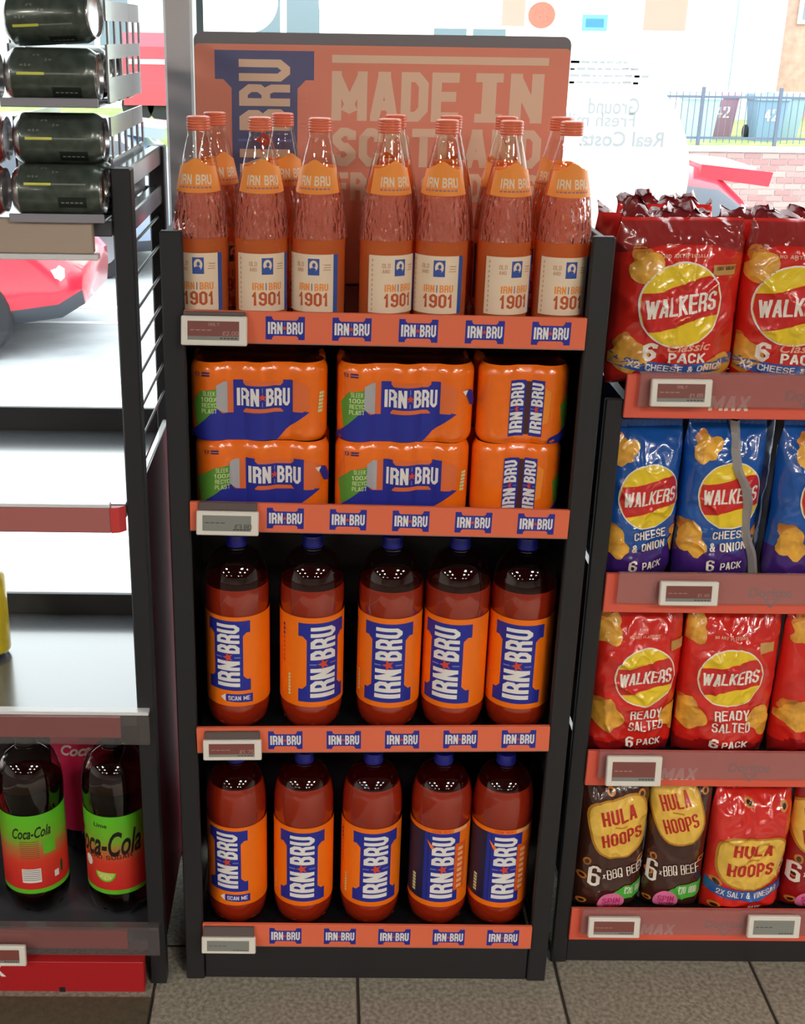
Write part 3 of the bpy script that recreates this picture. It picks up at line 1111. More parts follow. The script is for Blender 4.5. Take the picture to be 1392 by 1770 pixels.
def glass_bottle(label):
    t = thing('glass_bottle', label, 'bottle', group='amber glass bottles on the top shelf')
    b = MB()
    low = [p for p in GP if p[1] <= .1125]
    mid = [p for p in GP if .1115 <= p[1] <= .18]
    hi = [p for p in GP if p[1] >= .17]
    b.lathe(low, 40, BGLASS, cap1=False)
    b.lathe(mid, 40, BEMB, cap0=False, cap1=False)
    b.lathe(hi, 40, BGLASS, cap0=False, cap1=False)
    b.build('glass_body', t, angle=60)
    b = MB()
    pr = [(max(r - .0022, .005), z) for r, z in GP if .002 < z < .205]
    pr = [(.026, .004)] + pr + [(gr(.205) - .0022, .205), (.002, .2055)]
    b.lathe(pr, 36, AMBER)
    b.build('drink', t, angle=60)
    b = MB()
    ridg = []
    for k in range(4):
        z = .2475 + k * .0035
        ridg += [(.0148, z), (.0156, z + .0012), (.0156, z + .0024), (.0148, z + .0034)]
    ridg += [(.0155, .2625), (.0150, .2645), (.013, .2655)]
    b.lathe(ridg, 32, CAPO)
    b.build('cap', t, angle=50)
    # main label, a little under half the way round
    r = .0376
    A = Art()
    A.rect(-.040, .016, .031, .0935, CREAM, 0)
    A.rect(.031, .016, .038, .0935, STRB, 0)
    A.block('1901', .0035, .0335, .042, .0185, NUM, 1, thick=.33, gap=.14)
    A.block('IRN', -.0093, .050, .0155, .010, NUMO, 1, thick=.34)
    A.block('BRU', .0145, .050, .0185, .010, NUMO, 1, thick=.34)
    A.rect(.001, .045, .0022, .055, STRB, 1)
    A.rect(-.004, .066, .0115, .088, STRB, 1)
    A.ellipse(.0038, .0785, .0058, .0075, CREAM, 2, 20)
    A.ellipse(.0042, .0795, .0022, .0030, STRB, 3, 14)
    A.ellipse(.0030, .0735, .0040, .0028, STRB, 3, 14)
    A.block('OLD', -.0155, .080, .011, .0062, FAINT, 1)
    A.block('AND', -.0155, .0725, .010, .0050, FAINT, 1)
    A.rect(.0160, .0800, .0270, .0806, FAINT, 1)
    for k in range(3):
        A.rect(.0165 + .001 * k, .0725 + .0032 * k, .0270, .0738 + .0032 * k, FAINT, 1)
    for k in range(11):
        A.rect(-.0352, .019 + .0066 * k, -.0335, .0225 + .0066 * k, FAINT, 1)
    print_mesh('front_label', A, cyl_fn(r), t, dx=.0035, base=.0005, step=.0002)
    # shaped neck label on the taper
    A = Art()
    pts = []
    N = 24
    for k in range(N + 1):
        x = -1 + 2 * k / N
        pts.append((x, .1705 + .002 * x * x))
    for k in range(N, -1, -1):
        x = -1 + 2 * k / N
        pts.append((x, .204 + (.010 * math.exp(-(x / .42) ** 2)) ))
    A.ngon(pts, NECKO, 0)
    A.block('IRN', -.37, .1875, .52, .0125, CREAM, 1, thick=.26, ty=.20)
    A.block('BRU', .34, .1875, .60, .0125, CREAM, 1, thick=.26, ty=.20)
    for k in range(9):
        A.rect(-.62 + .14 * k, .1765, -.62 + .14 * k + .1, .1786, LILAC, 1)
    def nf(x, y, o):
        a = x * 1.25
        rr = gr(y) + o
        return ((math.sin(a) * rr, -math.cos(a) * rr, y), (math.sin(a) * .9, -math.cos(a) * .9, .44))
    print_mesh('neck_label', A, nf, t, dx=.09, dy=.005, base=.0006, step=.00012)
    return t
gb = glass_bottle('amber glass bottle nearest the left upright, front row of the top shelf')
gx = (-.2502, -.1693, -.0907, .0007, .0762, .1613, .2405)
yaw = (-8, 10, -16, 22, -14, 16, 6)
gnames = ['leftmost amber glass bottle in the front row of the top shelf', 'second amber glass bottle from the left in the front row of the top shelf',
          'third amber glass bottle from the left in the front row, blue stripe showing', 'middle amber glass bottle in the front row of the top shelf',
          'fifth amber glass bottle from the left in the front row, blue stripe showing', 'sixth amber glass bottle from the left in the front row of the top shelf',
          'rightmost amber glass bottle in the front row of the top shelf']
for i, x in enumerate(gx):
    o = gb if i == 0 else dup(gb)
    o.location = (x, .055, 1.1085)
    o.rotation_euler = (0, 0, R(yaw[i]))
    o['label'] = gnames[i]
for i, (x, a) in enumerate(((-.2365, 35), (-.1428, 30), (.0135, -150), (.0905, 140), (.1672, -120), (.2430, -70))):
    dup(gb, 'amber glass bottle standing behind the %s front-row bottle' % ('leftmost', 'second', 'middle', 'fifth', 'sixth', 'rightmost')[i], (x, .148, 1.1085), (0, 0, R(a)))

# ------------------------------------------------------------------ shrink-wrapped can packs
FILM = mat('orange_shrink_film', (252, 118, 22), .25, coat=1.0, bump=.06, bscale=45, vary=.08, vscale=30)
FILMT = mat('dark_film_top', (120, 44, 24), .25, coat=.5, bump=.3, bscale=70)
GREEN = mat('print_green', (92, 152, 56), .4)
PALE = mat('print_pale_green', (206, 222, 160), .45)
CANO = mat('printed_can_orange', (226, 112, 60), .4)
CANS = mat('printed_can_silver', (176, 176, 180), .35)
DKBR = mat('dark_gap', (70, 30, 26), .5)
NAVY = mat('print_navy', (40, 34, 110), .45)
PCH, RCAN, HCAN = .0645, .0328, .1145
def rz(z):
    e = min(z, HCAN - z)
    if e < .014:
        q = 1 - e / .014
        return RCAN * (1 - .17 * q * q)
    return RCAN
def face_depth(x, z, xs):
    r = rz(z)
    best = r * .78
    lo, hi = min(xs), max(xs)
    for xi in xs:
        d = abs(x - xi)
        if d < r:
            best = max(best, math.sqrt(r * r - d * d)) if lo <= x <= hi else math.sqrt(r * r - d * d)
    return max(best, .004) if lo <= x <= hi else max(math.sqrt(max(r * r - min(abs(x - lo), abs(x - hi)) ** 2, 0)), .001)
XL, XS = (-PCH, 0, PCH), (-PCH / 2, PCH / 2)
def pack_ring(z):
    r = rz(z)
    P = []
    def side(xs, off, fn):
        lo, hi = xs[0], xs[-1]
        n = 14 * (len(xs) - 1)
        for k in range(n):
            x = lo + (hi - lo) * k / n
            P.append(fn(x, off + face_depth(x, z, xs)))
    def corner(cx, cy, a0):
        for k in range(8):
            a = a0 + PI / 2 * k / 8
            P.append((cx + r * math.cos(a), cy + r * math.sin(a)))
    h = PCH / 2
    side(XL, h, lambda x, d: (x, -d))
    corner(PCH, -h, -PI / 2)
    side(XS, PCH, lambda x, d: (d, x))
    corner(PCH, h, 0)
    side(XL, h, lambda x, d: (-x, d))
    corner(-PCH, h, PI / 2)
    side(XS, PCH, lambda x, d: (-d, -x))
    corner(-PCH, -h, PI)
    return P
def pack_film():
    b = MB()
    zs = [0, .002, .005, .009, .014, .03, .05, .07, .09, .1005, .1055, .1095, .1125, HCAN]
    n = None
    for z in zs:
        P = pack_ring(z)
        n = len(P)
        b.v += [(x, y, z) for x, y in P]
    for j in range(len(zs) - 1):
        m = FILM
        for i in range(n):
            b.face((j * n + i, j * n + (i + 1) % n, (j + 1) * n + (i + 1) % n, (j + 1) * n + i), m)
    k = len(b.v)
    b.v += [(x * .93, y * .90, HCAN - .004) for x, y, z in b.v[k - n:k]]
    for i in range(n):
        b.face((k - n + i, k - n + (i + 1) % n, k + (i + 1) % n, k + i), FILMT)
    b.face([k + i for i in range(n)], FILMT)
    b.face(list(range(n))[::-1], FILM)
    return b
def long_fn(x, y, o):
    y = min(max(y, .0005), HCAN - .0005)
    d = face_depth(x, y, XL)
    e = .0015
    nx = -(face_depth(x + e, y, XL) - face_depth(x - e, y, XL)) / (2 * e)
    nx = max(-2.5, min(2.5, nx))
    N = Vector((nx, -1, 0)).normalized()
    p = Vector((x, -PCH / 2 - d, y)) + N * o
    return p, N
def end_fn(x, y, o):
    y = min(max(y, .0005), HCAN - .0005)
    d = face_depth(x, y, XS)
    e = .0015
    nx = max(-2.5, min(2.5, -(face_depth(x + e, y, XS) - face_depth(x - e, y, XS)) / (2 * e)))
    N = Vector((-1, -nx, 0)).normalized()
    # the end face is turned to the viewer by a quarter turn
    p = Vector((-PCH - d, -x, y)) + N * o
    return p, N
def long_art(shift=0.0, arrow=False):
    A = Art()
    s = shift
    A.ngon([(-.092, .058), (-.078 + s, .074), (-.055 + s, .078), (-.050 + s, .030), (-.088, .022)], GREEN, 0)
    for k, w in enumerate((.017, .022, .020, .021)):
        A.block(('SLEEK', '100%', 'RECYC', 'PLAST')[k], -.066 + s, .071 - k * .0085, w, .0065, PALE, 1, thick=.28)
    A.ngon([(-.0965, .0), (.028 + s, .0), (.042 + s, .018), (.075 + s, .044), (.066 + s, .046), (-.048 + s, .042), (-.056 + s, .050), (-.0965, .012)], BLUE, 1)
    # printed picture of a can lying on its side
    A.ngon([(-.052 + s, .048), (-.046 + s, .042), (.066 + s, .044), (.074 + s, .052), (.074 + s, .080), (.066 + s, .087), (-.046 + s, .089), (-.052 + s, .084)], CANO, 2)
    A.ngon([(-.056 + s, .050), (-.046 + s, .043), (-.041 + s, .043), (-.041 + s, .088), (-.046 + s, .088), (-.056 + s, .083)], CANS, 3)
    A.put(LOGO, .084, .084 * .98, tx=.010 + s, ty=.0655, dl=4)
    A.block('13', -.083 + s * .6, .0985, .006, .006, NAVY, 1)
    A.rect(-.077 + s * .6, .0955, -.066 + s * .6, .0978, NAVY, 1)
    A.rect(-.077 + s * .6, .0992, -.066 + s * .6, .1014, NAVY, 1)
    if arrow:
        A.ngon([(.0855, .079), (.092, .077), (.0965, .062), (.0955, .053), (.090, .056), (.083, .073)], BLUE, 2)
        A.ngon([(.078, .077), (.086, .078), (.0825, .070)], WHITE, 3)
    else:
        for k in range(6):
            A.rect(.0825 + .0004 * k, .043 + .0052 * k, .0885 + .0004 * k, .0468 + .0052 * k, PALE, 2)
    A.crop(-.0965, .0965, .0005, HCAN - .0005)
    return A
def end_art():
    A = Art()
    hole = [(-.012, .018), (.001, .014), (.006, .014), (.022, .018), (.026, .055), (.022, .088), (.006, .092), (.0, .092), (-.010, .089), (-.014, .055)]
    A.ngon(hole, DKBR, 0)
    half = Art()
    half.put(LOGO, .082, .062, rot=PI / 2, tx=-.0115, ty=.053, dl=1)
    half.crop(-.022, .0005, .012, .096)
    for P, m, l in half.it:
        A.it.append((P, m, l))
    h2 = Art()
    h2.put(LOGO, .082, .05, rot=PI / 2, tx=.0170, ty=.053, dl=1)
    h2.crop(.008, .026, .012, .096)
    A.it += h2.it
    A.ngon([(.026, .03), (.034, .034), (.036, .078), (.027, .084)], mat('can_highlight_orange', (240, 140, 40), .4), 1)
    return A
def can_pack(label, shift, arrow, end=False):
    t = thing('can_pack', label, 'can pack', group='shrink-wrapped can packs on the second shelf')
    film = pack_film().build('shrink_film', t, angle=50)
    print_mesh('long_side_print', long_art(shift, arrow), long_fn, t, dx=.004, dy=.01, base=.0007, step=.0002)
    if end:
        print_mesh('end_print', end_art(), end_fn, t, dx=.004, dy=.01, base=.0007, step=.0002)
    return t
pk = [((-.1750, .1, .9335), 2, 'upper left orange pack of cans, blue wave along its base', -.004, False, 0),
      ((-.1700, .1, .8185), -1, 'lower left orange pack of cans behind the price tag', .010, True, 0),
      ((.0340, .1, .9335), 1, 'upper middle orange pack of cans, arrow printed at its right', -.004, True, 0),
      ((.0330, .1, .8185), 0, 'lower middle orange pack of cans standing on the second shelf', .004, False, 0),
      ((.2025, .1335, .9335), 90, 'upper right orange can pack turned end-on, can logos showing', .0, False, 1),
      ((.1985, .1335, .8185), 91, 'lower right orange can pack turned end-on at the shelf edge', .0, False, 1)]
for loc, rz_, lb, sft, arr, en in pk:
    t = can_pack(lb, sft, arr, bool(en))
    t.location = loc
    t.rotation_euler = (0, 0, R(rz_))

# ------------------------------------------------------------------ large plastic bottles
PET = clear('clear_pet', (236, 226, 220), .012, 2.8)
COLA_PET = PET
BRU = drink('red_orange_drink', (246, 84, 46), (240, 90, 44), .8)
SURF = drink('drink_top_shaded', (96, 26, 14), (120, 40, 24), .35)  # top of the drink darkened for the dim reflection seen there
CAPB = mat('blue_cap', (26, 30, 124), .4)
DARKL = mat('label_navy', (26, 30, 62), .4, coat=.15)
SKIN = mat('label_peach', (238, 172, 120), .45)
BP = [(.020, .006), (.034, .001), (.040, .003), (.046, .016), (.0495, .032), (.0498, .045), (.0488, .049), (.0488, .203), (.0500, .208), (.0502, .222)]
for k in range(1, 15):
    t_ = k / 14 * .995
    BP.append((.0142 + .036 * (1 - t_ ** 2.3) ** (1 / 2.3), .222 + .073 * t_))
BP += [(.0142, .2962), (.0172, .2972), (.0172, .2986), (.0138, .2998), (.0136, .316)]
def br(z):
    for (r0, z0), (r1, z1) in zip(BP[2:], BP[3:]):
        if z0 <= z <= z1:
            return r0 + (r1 - r0) * (z - z0) / max(z1 - z0, 1e-6)
    return .0488
def bottle_shape(t, level, drinkm, capm, petm=PET):
    b = MB()
    b.lathe(BP, 44, petm, cap1=False, rfun=lambda a, z: 1 - (.10 * abs(math.sin(2.5 * a)) ** 6 * max(0, 1 - z / .03) if z < .03 else 0))
    b.build('bottle_body', t, angle=60)
    b = MB()
    pr = [(.018, .009), (.034, .004)] + [(r - .0016, z) for r, z in BP[3:] if z < level] + [(br(level) - .0016, level, SURF), (.001, level + .0003, SURF)]
    b.lathe(pr, 40, drinkm)
    b.build('drink', t, angle=60)
    b = MB()
    cp = [(.0155, .3005), (.0158, .3025), (.0152, .3030), (.0152, .3160), (.0145, .3178), (.012, .3184)]
    b.lathe(cp, 36, capm, rfun=lambda a, z: 1 + (.018 * (1 if int(a * 36 / (2 * PI) + .5) % 2 else 0)))
    b.build('cap', t, angle=40)
LR = .0492
def label_art(kind):
    A = Art()
    half = PI * LR
    A.rect(-half, .050, half, .202, ORANGE, 0)
    if kind == 'normal':
        A.put(LOGO, .134, .134 * .98, rot=PI / 2, tx=0, ty=.126, dl=1)
        A.block('DRINK', -.0595, .090, .006, .03, PALE, 1) if False else None
        for k in range(7):
            A.rect(-.0575, .066 + .0055 * k, -.0535, .0700 + .0055 * k, PALE, 1)
        for k in range(9):
            A.rect(-.0695, .120 + .0075 * k, -.0655, .125 + .0075 * k, NAVY if k > 5 else STAR, 1)
    elif kind == 'scan':
        A.put(LOGO, .118, .118 * .98, rot=PI / 2, tx=0, ty=.1365, dl=1)
        A.ngon([(-.004, .0585), (.038, .0565), (.038, .0715), (-.002, .0715), (-.0045, .0695)], BLUE, 1)
        A.ngon([(-.013, .065), (-.005, .0585), (-.005, .0715)], WHITE, 2)
        A.block('SCAN ME', .0165, .0645, .034, .0075, WHITE, 2, thick=.28)
    elif kind == 'extra':
        A.rect(-half, .060, -.022, .194, DARKL, 1)
        A.rect(-.030, .060, .030, .194, BLUE, 1)
        A.ngon([(-.026, .180), (-.013, .166), (-.013, .157), (-.020, .166)], ORANGE, 2)
        A.rect(.022, .080, .045, .172, mat('label_deep_orange', (226, 92, 20), .4), 2)
        for k in range(8):
            A.rect(.0275, .084 + .0105 * k, .038, .0905 + .0105 * k, SKIN, 3)
        A.block('EXTRA TASTE', -.002, .198, .030, .0052, STAR, 2)
        A.rect(.018, .1945, .046, .2015, SKIN, 1)
        L = Art()
        L.put(LOGO, .134, .134 * .9, rot=PI / 2, tx=.002, ty=.127, dl=2)
        A.it += [q for q in L.it if q[1] is not BLUE]
        for k in range(6):
            A.rect(-.052, .070 + .006 * k, -.045, .0745 + .006 * k, PALE, 2)
    return A
def big_bottle(kind, level, label):
    t = thing('plastic_bottle', label, 'bottle', group='large orange-labelled plastic bottles on the lower shelves')
    bottle_shape(t, level, BRU, CAPB)
    print_mesh('wrap_label', label_art(kind), cyl_fn(LR), t, dx=.004, base=.0002, step=.00015)
    return t
protos = {}
def put_bottle(kind, level, label, loc, rz_):
    if (kind, level) not in protos:
        protos[kind, level] = big_bottle(kind, level, label)
        o = protos[kind, level]
    else:
        o = dup(protos[kind, level], label)
    o.location = loc
    o.rotation_euler = (0, 0, R(rz_))
row3 = ((-.2104, 'scan', -14, 'large bottle with a blue ribbon at the label foot, leftmost on the third shelf'),
        (-.0959, 'normal', 22, 'large orange-labelled bottle, second from the left on the third shelf'),
        (.0241, 'normal', -4, 'large orange-labelled bottle in the middle of the third shelf'),
        (.1261, 'normal', -22, 'large orange-labelled bottle, fourth from the left on the third shelf'),
        (.2272, 'normal', -12, 'large orange-labelled bottle, rightmost on the third shelf'))
for x, kd, a, lb in row3:
    put_bottle(kd, .244, lb, (x, .07, .4607), a)
row4 = ((-.2170, 'scan', -16, 'large bottle with a blue ribbon at the label foot, leftmost on the bottom shelf'),
        (-.1067, 'normal', -2, 'large orange-labelled bottle, second from the left on the bottom shelf'),
        (.0051, 'normal', 8, 'large orange-labelled bottle in the middle of the bottom shelf'),
        (.1185, 'extra', 0, 'large bottle with a navy and orange label, second from the right on the bottom shelf'),
        (.2195, 'extra', 0, 'large bottle with a navy and orange label, rightmost on the bottom shelf'))
for x, kd, a, lb in row4:
    put_bottle(kd, .268, lb, (x, .07, .0852), a)

# ------------------------------------------------------------------ electronic price tags
TAGW = mat('tag_white', (226, 222, 212), .45)
TAGR = mat('tag_screen_red', (128, 74, 68), .35)
TAGG = mat('tag_screen_grey', (132, 134, 128), .35)
TAGB = mat('tag_bracket', (96, 84, 82), .35)
TAGT = mat('tag_text_pale', (170, 130, 122), .4)
TAGK = mat('tag_text_dark', (70, 70, 68), .4)
def price_tag(label, x0, x1, z0, z1, y, red=True, texts=(), tilt=0.0, lean=R(-10), bracket=.01):
    w, h = (x1 - x0) / 2, (z1 - z0) / 2
    t = thing('price_tag', label, 'price tag', ((x0 + x1) / 2, y, (z0 + z1) / 2), (lean, -tilt, 0), group='electronic shelf price tags')
    b = MB()
    b.box((-w, -.008, -h), (w, 0, h), TAGW, .0015)
    b.build('case', t)
    sx, sz0, sz1 = w * .80, -h * .62, h * .66
    b = MB()
    b.box((-sx - w * .0, -.0086, sz0), (sx - w * .04, -.0079, sz1), TAGR if red else TAGG)
    s = b.build('screen', t, smooth=False)
    A = Art()
    pm_ = TAGT if red else TAGK
    for txt, cx, cz, tw, th in texts:
        A.block(txt, cx * w, cz * h, tw * w, th * h, pm_, 0, thick=.24)
    if red:
        A.rect(-sx, sz0, sx - w * .04, sz0 + h * .26, TAGG, 0)
    for k in range(5):
        A.rect(sx - .0 - w * .62 + k * w * .11, sz0 + h * .08, sx - w * .62 + k * w * .11 + w * .08, sz0 + h * .17, TAGK, 1)
    for k in range(4):
        A.rect(-sx + w * (.08 + .17 * k), h * .02, -sx + w * (.08 + .17 * k + .13), h * .09, pm_, 0)
    print_mesh('screen_text', A, flat_fn(-.0086), s, base=.0001, step=.0001)
    if bracket:
        b = MB()
        b.box((-w * .94, -.004, h + .0002), (w * .94, .004, h + bracket), TAGB, .001)
        b.build('bracket', t)
    return t
ONLY = ('ONLY', 0, .45, .34, .22)
price_tag('pale price tag with a red screen under the glass bottles', -.273, -.185, 1.085, 1.124, -.012, True, (ONLY, ('£2.00', .5, -.15, .5, .28)), TILT[0], bracket=.006)
price_tag('white price tag with a grey screen reading £3.80 under the can packs', -.260, -.172, .811, .846, -.012, False, (('£3.80', .5, -.25, .55, .42),), TILT[1], bracket=.012)
price_tag('white price tag with a red screen on the third orange shelf strip', -.2595, -.1705, .440, .4725, -.012, True, (('£1.75', .5, -.1, .5, .35),), TILT[2], bracket=.012)
price_tag('white price tag with a blank grey screen on the bottom orange shelf strip', -.271, -.183, .071, .0995, -.012, False, (), TILT[3], bracket=.017)

# ================================================================== LEFT DRINKS RACK
lrack = thing('shelf_rack', 'black open-backed drinks rack with a red side panel, left of the tall rack', 'display rack')
GREYP = mat('ticket_strip_dusty_red', (176, 104, 102), .3, coat=.6)
REDCAP = mat('strip_end_red', (206, 62, 62), .35)
BEIGE = mat('beige_strip', (176, 158, 142), .5)
CLEARP = clear('clear_ticket_holder', (236, 232, 232), .12, 1.2, body=.07, bodyrgb=(220, 214, 214))
WEDGE = mat('white_plastic_edge', (226, 228, 230), .3, coat=.4)
REDP = mat('red_side_panel', (116, 26, 44), .7, spec=.1)
SHELFG = mat('grey_gloss_shelf', (74, 77, 82), .24, coat=1.0, spec=.8, coat_rough=.14)
LX0, LX1 = -1.05, -.332
for x0 in (LX0, LX1 - .026):
    for y0 in (-.012, .335):
        b = MB()
        b.box((x0, y0, 0), (x0 + .026, y0 + .03, 1.312), BLACK, .002)
        b.build('upright', lrack)
for z0, z1 in ((1.284, 1.312), (1.226, 1.254)):
    b = MB()
    b.box((-.354, .0185, z0), (-.337, .3345, z1), BLACKG, .002)
    b.build('side_rail', lrack)
WIRE = mat('dark_wire', (70, 66, 70), .35, metal=.6)
wm = MB()
wm.tube([(-.345, .0185, 0), (-.345, .3345, 0)], .0022, WIRE, 8)
w0 = None
for z in (1.205, 1.160, 1.112, 1.065, 1.018, .970, .925):
    if w0 is None:
        w0 = o = wm.build('side_wire', lrack)
    else:
        o = w0.copy()
        COL.objects.link(o)
    o.location = (0, 0, z)
b = MB()
b.box((-.349, .0185, .02), (-.342, .3345, .868), REDP, .001)
sp_ = b.build('side_panel', lrack)
b = MB()
b.box((-.3495, .0185, .8682), (-.3415, .3345, .874), WEDGE, .001)
b.build('panel_edge', sp_)
b = MB()
b.box((-1.02, .355, .02), (-.359, .362, .49), BLACK, .001)
b.build('back_panel', lrack)
for i, z in enumerate((1.246, .853, .512, .088)):
    b = MB()
    b.box((-1.023, -.010, z - .02), (-.359, .334, z), SHELFG, .0015)
    sh = b.build('shelf', lrack)
    b = MB()
    b.box((-1.023, .3345, z - .02), (-.359, .345, z + (.038 if i in (1, 2) else .006)), BLACK, .001)
    b.build('rear_lip', sh)
    if i == 0:
        b = MB()
        b.box((-1.023, -.026, 1.206), (-.382, -.0105, 1.250), BEIGE, .0015)
        b.build('edge_strip', sh)
        b = MB()
        b.box((-1.023, -.028, 1.198), (-.376, -.0105, 1.2055), WEDGE, .001)
        b.build('strip_rim', sh)
    elif i == 1:
        b = MB()
        b.box((-1.023, -.022, .814), (-.380, -.0105, .852), GREYP, .0015)
        b.build('edge_strip', sh)
        b = MB()
        b.prism([(-.380, -.022), (-.368, -.019), (-.360, -.0105), (-.380, -.0105)], 'z', .814, .852, REDCAP)
        b.build('strip_end', sh)
        b = MB()
        b.box((-1.023, -.024, .8525), (-.380, -.0105, .8575), WEDGE, .001)
        b.build('strip_rim', sh)
    else:
        zt = .520 if i == 2 else .121
        xr = -.384 if i == 2 else -.392
        b = MB()
        b.box((-1.023, -.016, zt - .044), (xr, -.0105, zt - .009), mat('red_ticket', (186, 76, 72), .45))
        b.build('edge_strip', sh, smooth=False)
        b = MB()
        b.box((-1.023, -.024, zt - .052), (-.339, -.0165, zt), CLEARP, .001)
        b.build('ticket_holder', sh)
        b = MB()
        b.box((-1.023, -.026, zt + .0002), (-.339, -.0105, zt + .006), WEDGE if i == 2 else CLEARP, .001)
        b.build('strip_rim', sh)
b = MB()
KR = mat('kick_red', (178, 30, 36), .5)
b.box((-1.023, -.034, .003), (-.365, -.0125, .064), KR, .001)
kp = b.build('kick_panel', lrack)
A = Art()
A.ngon([(-.603, .060), (-.592, .062), (-.600, .050), (-.606, .049)], WHITE, 0)
A.ngon([(-.606, .044), (-.599, .045), (-.590, .034), (-.597, .034)], WHITE, 0)
A.rect(-.505, .003, -.495, .013, BLACK, 0)
print_mesh('kick_print', A, flat_fn(-.034), kp)
price_tag('white price tag with a brown screen at the left edge above the red kick panel', -.637, -.553, .062, .099, -.034, True, (), 0, lean=R(-6), bracket=0)

# lime cola bottles on the bottom shelf
COLA = drink('dark_cola', (16, 10, 10), (40, 16, 10), .9)
BLK = mat('print_black', (24, 26, 22), .45)
LABG = gradient_mat('lime_label', ((0.0, (206, 40, 40)), (.42, (214, 62, 42)), (.60, (176, 122, 62)), (.72, (120, 178, 46)), (1.0, (98, 196, 40))), .055, .19)
LIMEG = mat('lime_green', (96, 190, 40), .45)
LIMEY = mat('lime_flesh', (196, 214, 96), .45)
def cola(label, kind, loc, rz_, glab=LABG):
    t = thing('cola_bottle', label, 'bottle', loc, (0, 0, R(rz_)), group='cola bottles on the bottom shelf of the left rack')
    bottle_shape(t, .236, COLA, mat('black_cap', (22, 22, 24), .4))
    A = Art()
    A.rect(-PI * LR, .060, PI * LR, .198, glab, 0)
    A.rect(-PI * LR, .052, PI * LR, .060, LIMEG if glab is LABG else glab, 0)
    if kind == 'front':
        A.font('Lime', -.012, .181, .022, .008, BLK, 1, .02)
        A.font('Coca-Cola', -.010, .146, .125, .046, BLK, 1, .02, .45, tilt=.06)
        A.block('ZERO SUGAR', -.004, .122, .078, .008, mat('print_dark_red', (96, 20, 24), .45), 1, thick=.24, tilt=.04)
        A.ellipse(-.039, .107, .008, .010, WHITE, 1, 20)
        pts = [(-.022, .094)] + [(-.008 + .016 * math.cos(a), .092 - .017 * math.sin(a)) for a in [PI * k / 12 for k in range(12, -1, -1)]]
        A.ngon([(-.008 + .017 * math.cos(PI + PI * k / 16), .093 + .018 * math.sin(PI + PI * k / 16)) for k in range(17)], LIMEG, 1)
        A.ngon([(-.008 + .0145 * math.cos(PI + PI * k / 16), .0925 + .0145 * math.sin(PI + PI * k / 16)) for k in range(17)], LIMEY, 2)
        for k in range(1, 4):
            a = PI + PI * k / 4
            A.ngon([(-.008, .0922), (-.008 + .014 * math.cos(a - .05), .0922 + .014 * math.sin(a - .05)), (-.008 + .014 * math.cos(a + .05), .0922 + .014 * math.sin(a + .05))], WHITE, 3)
    else:
        A.font('Coca-Cola', .002, .166, .060, .020, BLK, 1, .02, .45, tilt=.05)
        for k in range(9):
            A.rect(-.017, .119 + .0038 * k, .012, .1205 + .0038 * k, mat('print_brown', (150, 78, 52), .5), 1)
        A.rect(.018, .124, .038, .151, LIMEG, 1)
        A.rect(-.017, .073, .012, .099, WHITE, 1)
        for k in range(6):
            A.rect(-.016, .0775 + .0036 * k, .011, .0788 + .0036 * k, mat('print_grey', (120, 116, 112), .5), 2)
        A.rect(.033, .074, .041, .086, WHITE, 1)
        A.ellipse(.0475, .088, .0028, .012, mat('print_deep_green', (30, 70, 30), .5), 1, 16)
    A.crop(-PI * LR, PI * LR, .052, .198)
    print_mesh('wrap_label', A, cyl_fn(LR), t, dx=.004, base=.0002, step=.00015)
    t.scale = (1.08, 1.08, 1.04)
    return t
cola('dark cola bottle with a green and red label showing its small print and barcode', 'back', (-.558, .09, .0885), 8)
cola('dark cola bottle with a green and red label and a lime slice', 'front', (-.4185, .09, .0885), -6)
PINK = mat('pink_label', (226, 40, 96), .45)
cola('dark bottle with a red label cut off by the left edge of the picture', 'back', (-.692, .09, .0885), 60, mat('red_label', (206, 44, 46), .45))
tpk = thing('cola_bottle', 'pink-labelled bottle half hidden behind the cola bottles', 'bottle', (-.505, .255, .0885), group='cola bottles on the bottom shelf of the left rack')
bottle_shape(tpk, .236, COLA, mat('black_cap', (22, 22, 24), .4))
A = Art()
A.rect(-PI * LR, .055, PI * LR, .235, PINK, 0)
A.font('Coca', .0, .205, .05, .02, WHITE, 1, .03, .4)
print_mesh('wrap_label', A, cyl_fn(LR + .0006), tpk, dx=.004, base=.0004, step=.00015)
tpk.scale = (1.08, 1.08, 1.1)
# cans
ALU = mat('can_aluminium', (200, 198, 198), .25, metal=1.0)
def can(name, label, body, loc, axis, group, h=.115, marks=None, rot=(0, 0, 0)):
    t = thing(name, label, 'can', loc, rot, group=group)
    b = MB()
    r = .033
    pr = [(.0245, 0, ALU), (.027, .002, ALU), (.0325, .010, body), (r, .013, body), (r, h - .014, body), (.031, h - .009, body), (.0272, h - .003, ALU), (.0275, h, ALU)]
    b.lathe([(q[0], q[1], q[2]) for q in pr], 36, body, axis=axis, cap0=False, cap1=False)
    b.build('can_body', t, angle=40)
    b = MB()
    b.lathe([(.0275, h - .0004), (.0262, h - .0005), (.0250, h - .005), (.018, h - .0075), (.006, h - .0085), (.0008, h - .009)], 32, ALU, axis=axis, cap0=False)
    b.build('can_end', t, angle=50)
    b = MB()
    b.lathe([(.0008, .008), (.010, .0075), (.019, .005), (.0235, .001), (.0246, .0)], 32, ALU, axis=axis, cap1=False)
    b.build('can_end', t, angle=50)
    return t
CANB = mat('black_can_hazed', (74, 84, 76), .28, metal=.3, coat=.4, vary=.35, vscale=60)  # black lifted to grey-green, haze from the window put into the colour
CANR = mat('dark_red_can', (150, 40, 40), .3, metal=.3, coat=.4)
LIMEL = mat('can_lime_line', (214, 216, 90), .4)
CANG = mat('can_grey_print', (118, 126, 116), .4)
